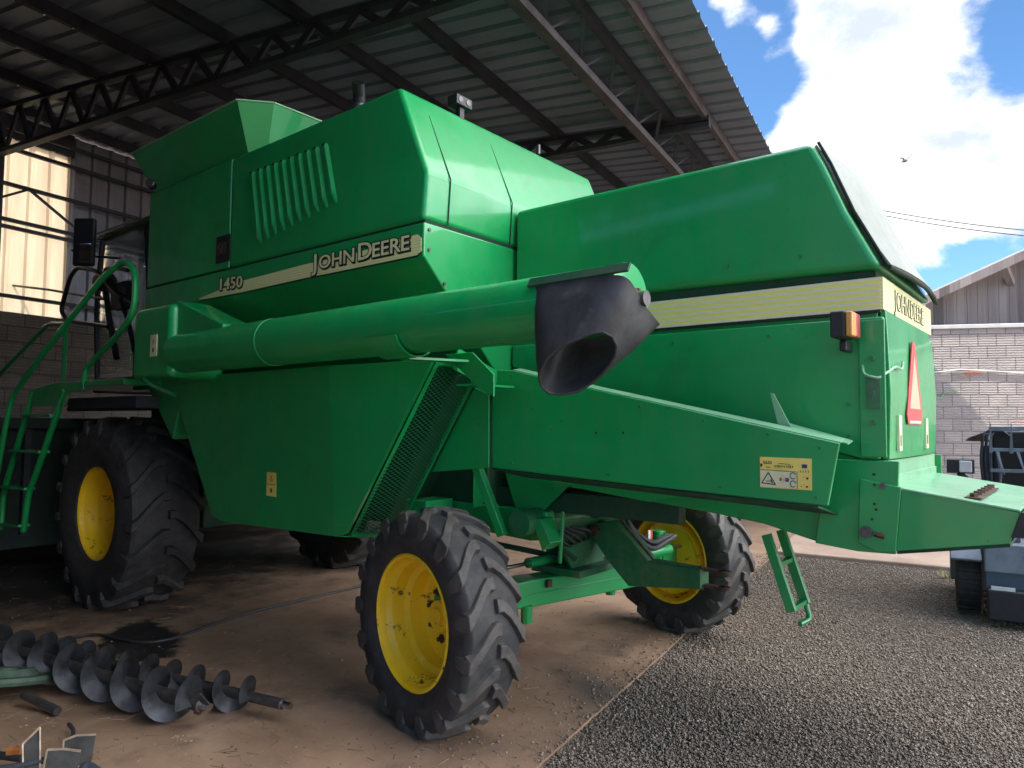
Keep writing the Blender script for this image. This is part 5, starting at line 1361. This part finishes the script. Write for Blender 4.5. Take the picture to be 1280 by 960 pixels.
# trees well behind the wall, seen only from the side
def tree(x, y, h, label):
    e = empty('tree', (x, y, 0)); prop(e, label, 'tree', 'background trees')
    bm = B(); tube(bm, [(0, 0, 0), (.1, .05, h*.3), (0, .1, h*.65)], .2, 10, rfun=lambda t: .22-.15*t)
    for k in range(5):
        a0 = k*1.3; tube(bm, [(0, .05, h*(.3+.06*k)), (math.cos(a0)*h*.14, math.sin(a0)*h*.14, h*(.5+.06*k)), (math.cos(a0)*h*.22, math.sin(a0)*h*.22, h*(.62+.05*k))], .05, 6)
    obj('trunk', bm, 'bark', e)
    N = 9000; C = []; 
    cen = rng.normal(size=(26, 3))*np.array([h*.17, h*.17, h*.13])+np.array([0, 0, h*.68])
    ci = rng.integers(0, 26, N); P = cen[ci]+rng.normal(size=(N, 3))*h*.055
    U = rng.normal(size=(N, 3)); U /= np.linalg.norm(U, axis=1)[:, None]; W2 = np.cross(U, rng.normal(size=(N, 3))); W2 /= np.linalg.norm(W2, axis=1)[:, None]
    s = (.06+.07*rng.random(N))[:, None]
    V = np.stack([P-U*s, P+W2*s*.6, P+U*s, P-W2*s*.6], 1).reshape(-1, 3)
    me = bpy.data.meshes.new('crown'); me.from_pydata(V.tolist(), [], np.arange(4*N).reshape(-1, 4).tolist()); me.materials.append(MT['leaf']); o = bpy.data.objects.new('crown', me); COL.objects.link(o); o.parent = e

# ================================================================== LIGHT
SUN_AZ, SUN_EL = R(-88), R(50)
w = bpy.data.worlds.new('World'); scene.world = w; w.use_nodes = True
nt = w.node_tree; bg = nt.nodes['Background']; out = nt.nodes['World Output']
sky = nt.nodes.new('ShaderNodeTexSky'); sky.sky_type = 'NISHITA'; sky.sun_disc = False; sky.sun_elevation = SUN_EL; sky.sun_rotation = SUN_AZ; sky.altitude = 300; sky.air_density = 1.; sky.dust_density = .6; sky.ozone_density = 1.4
tc = nt.nodes.new('ShaderNodeTexCoord')
def vm(op, a, b=None):
    o = nt.nodes.new('ShaderNodeVectorMath'); o.operation = op
    for v, i in ((a, 0), (b, 1)):
        if v is None: continue
        if isinstance(v, tuple): o.inputs[i].default_value = v
        else: nt.links.new(v, o.inputs[i])
    return o
def mth(op, a, b=0.):
    o = nt.nodes.new('ShaderNodeMath'); o.operation = op
    for v, i in ((a, 0), (b, 1)):
        if isinstance(v, (int, float)): o.inputs[i].default_value = v
        else: nt.links.new(v, o.inputs[i])
    return o.outputs[0]
sep = nt.nodes.new('ShaderNodeSeparateXYZ'); nt.links.new(tc.outputs['Generated'], sep.inputs[0])
zz = mth('ADD', mth('MAXIMUM', sep.outputs['Z'], 0.), .45)
cmb = nt.nodes.new('ShaderNodeCombineXYZ'); nt.links.new(mth('DIVIDE', sep.outputs['X'], zz), cmb.inputs[0]); nt.links.new(mth('DIVIDE', sep.outputs['Y'], zz), cmb.inputs[1])
def wnoise(scale, detail, rough, off=(0, 0, 0), dist=0.):
    a = vm('ADD', cmb.outputs[0], off); n_ = nt.nodes.new('ShaderNodeTexNoise'); n_.inputs['Scale'].default_value = scale; n_.inputs['Detail'].default_value = detail; n_.inputs['Roughness'].default_value = rough; n_.inputs['Distortion'].default_value = dist
    nt.links.new(a.outputs[0], n_.inputs['Vector']); return n_.outputs['Fac']
cov = mth('ADD', wnoise(3.6, 12, .60, (3.1, 1.7, 0), .15), .03)
def lobe(px, py, rad, amt):
    d = ray(px, py); dt = vm('DOT_PRODUCT', tc.outputs['Generated'], tuple(float(x) for x in d)).outputs['Value']
    c = math.cos(R(rad)); mr = nt.nodes.new('ShaderNodeMapRange'); mr.interpolation_type = 'SMOOTHSTEP'
    nt.links.new(dt, mr.inputs[0]); mr.inputs[1].default_value = c; mr.inputs[2].default_value = 1.; mr.inputs[3].default_value = 0.; mr.inputs[4].default_value = amt
    return mr.outputs[0]
tot = mth('ADD', mth('MULTIPLY', mth('SUBTRACT', cov, .5), 2.6), .5)
def lobe_dir(az, el, rad, amt):
    d = (math.sin(R(az))*math.cos(R(el)), math.cos(R(az))*math.cos(R(el)), math.sin(R(el)))
    dt = vm('DOT_PRODUCT', tc.outputs['Generated'], d).outputs['Value']; mr = nt.nodes.new('ShaderNodeMapRange'); mr.interpolation_type = 'SMOOTHSTEP'
    nt.links.new(dt, mr.inputs[0]); mr.inputs[1].default_value = math.cos(R(rad)); mr.inputs[2].default_value = math.cos(R(rad*.6)); mr.inputs[3].default_value = 0.; mr.inputs[4].default_value = amt
    return mr.outputs[0]
tot = mth('ADD', tot, lobe_dir(205, 25, 62, -.6))  # unseen sky behind the camera cleared of cloud to dim the left side
tot = mth('ADD', tot, lobe_dir(110, 45, 48, .35))
for l in ((1090, 60, 9, .35), (1000, 20, 4.5, .25), (930, 62, 3.2, .8), (1090, 150, 10, .35), (1180, 240, 11, .35), (980, 175, 6, .35), (1240, 190, 7, .25), (1225, 75, 5, -.6), (1290, 90, 4, -.15), (1185, 105, 2.2, -.3), (890, 110, 6, -.45), (955, 122, 5, -.9), (962, 20, 3, -.7), (905, 60, 3, -.3), (870, 30, 5, -.4), (915, 2, 2.2, .5), (1260, 335, 5, -.4), (1165, 345, 5, -.45), (1050, 205, 2.2, -.25)):
    tot = mth('ADD', tot, lobe(*l))
cr_ = nt.nodes.new('ShaderNodeMapRange'); cr_.interpolation_type = 'SMOOTHSTEP'; nt.links.new(tot, cr_.inputs[0]); cr_.inputs[1].default_value = .42; cr_.inputs[2].default_value = .78
ccol = nt.nodes.new('ShaderNodeValToRGB'); ccol.color_ramp.elements[0].position = .35; ccol.color_ramp.elements[0].color = (13.5, 15, 17.2, 1); ccol.color_ramp.elements[1].position = .6; ccol.color_ramp.elements[1].color = (27, 27, 27, 1)
nt.links.new(wnoise(5., 8, .6, (9, 4, 0)), ccol.inputs[0])
dimm = lobe_dir(27, 14, 46, 1.)
cmul = nt.nodes.new('ShaderNodeVectorMath'); cmul.operation = 'SCALE'; nt.links.new(ccol.outputs[0], cmul.inputs[0]); nt.links.new(mth('SUBTRACT', 1., mth('MULTIPLY', dimm, .80)), cmul.inputs['Scale'])
skm = nt.nodes.new('ShaderNodeMix'); skm.data_type = 'RGBA'; skm.blend_type = 'MULTIPLY'; skm.inputs[0].default_value = 1.; nt.links.new(sky.outputs[0], skm.inputs[6]); skm.inputs[7].default_value = (.48, .68, .84, 1)
mx = nt.nodes.new('ShaderNodeMix'); mx.data_type = 'RGBA'; nt.links.new(cr_.outputs[0], mx.inputs[0]); nt.links.new(skm.outputs[2], mx.inputs[6]); nt.links.new(cmul.outputs[0], mx.inputs[7])
nt.links.new(mx.outputs[2], bg.inputs[0]); bg.inputs[1].default_value = .10
sd = bpy.data.lights.new('sun', 'SUN'); sd.energy = 3.2; sd.angle = R(.6); sd.color = (1, .95, .86); so_ = bpy.data.objects.new('sun', sd); COL.objects.link(so_)
dv = Vector((math.sin(SUN_AZ)*math.cos(SUN_EL), math.cos(SUN_AZ)*math.cos(SUN_EL), math.sin(SUN_EL))); so_.rotation_euler = dv.to_track_quat('Z', 'Y').to_euler()
vs = scene.view_settings; vs.view_transform = 'Standard'; vs.look = 'None'; vs.gamma = 1; vs.use_curve_mapping = False; vs.exposure = 1.6
scene.render.engine = 'CYCLES'; scene.cycles.max_bounces = 8; scene.cycles.diffuse_bounces = 5; scene.cycles.transparent_max_bounces = 12
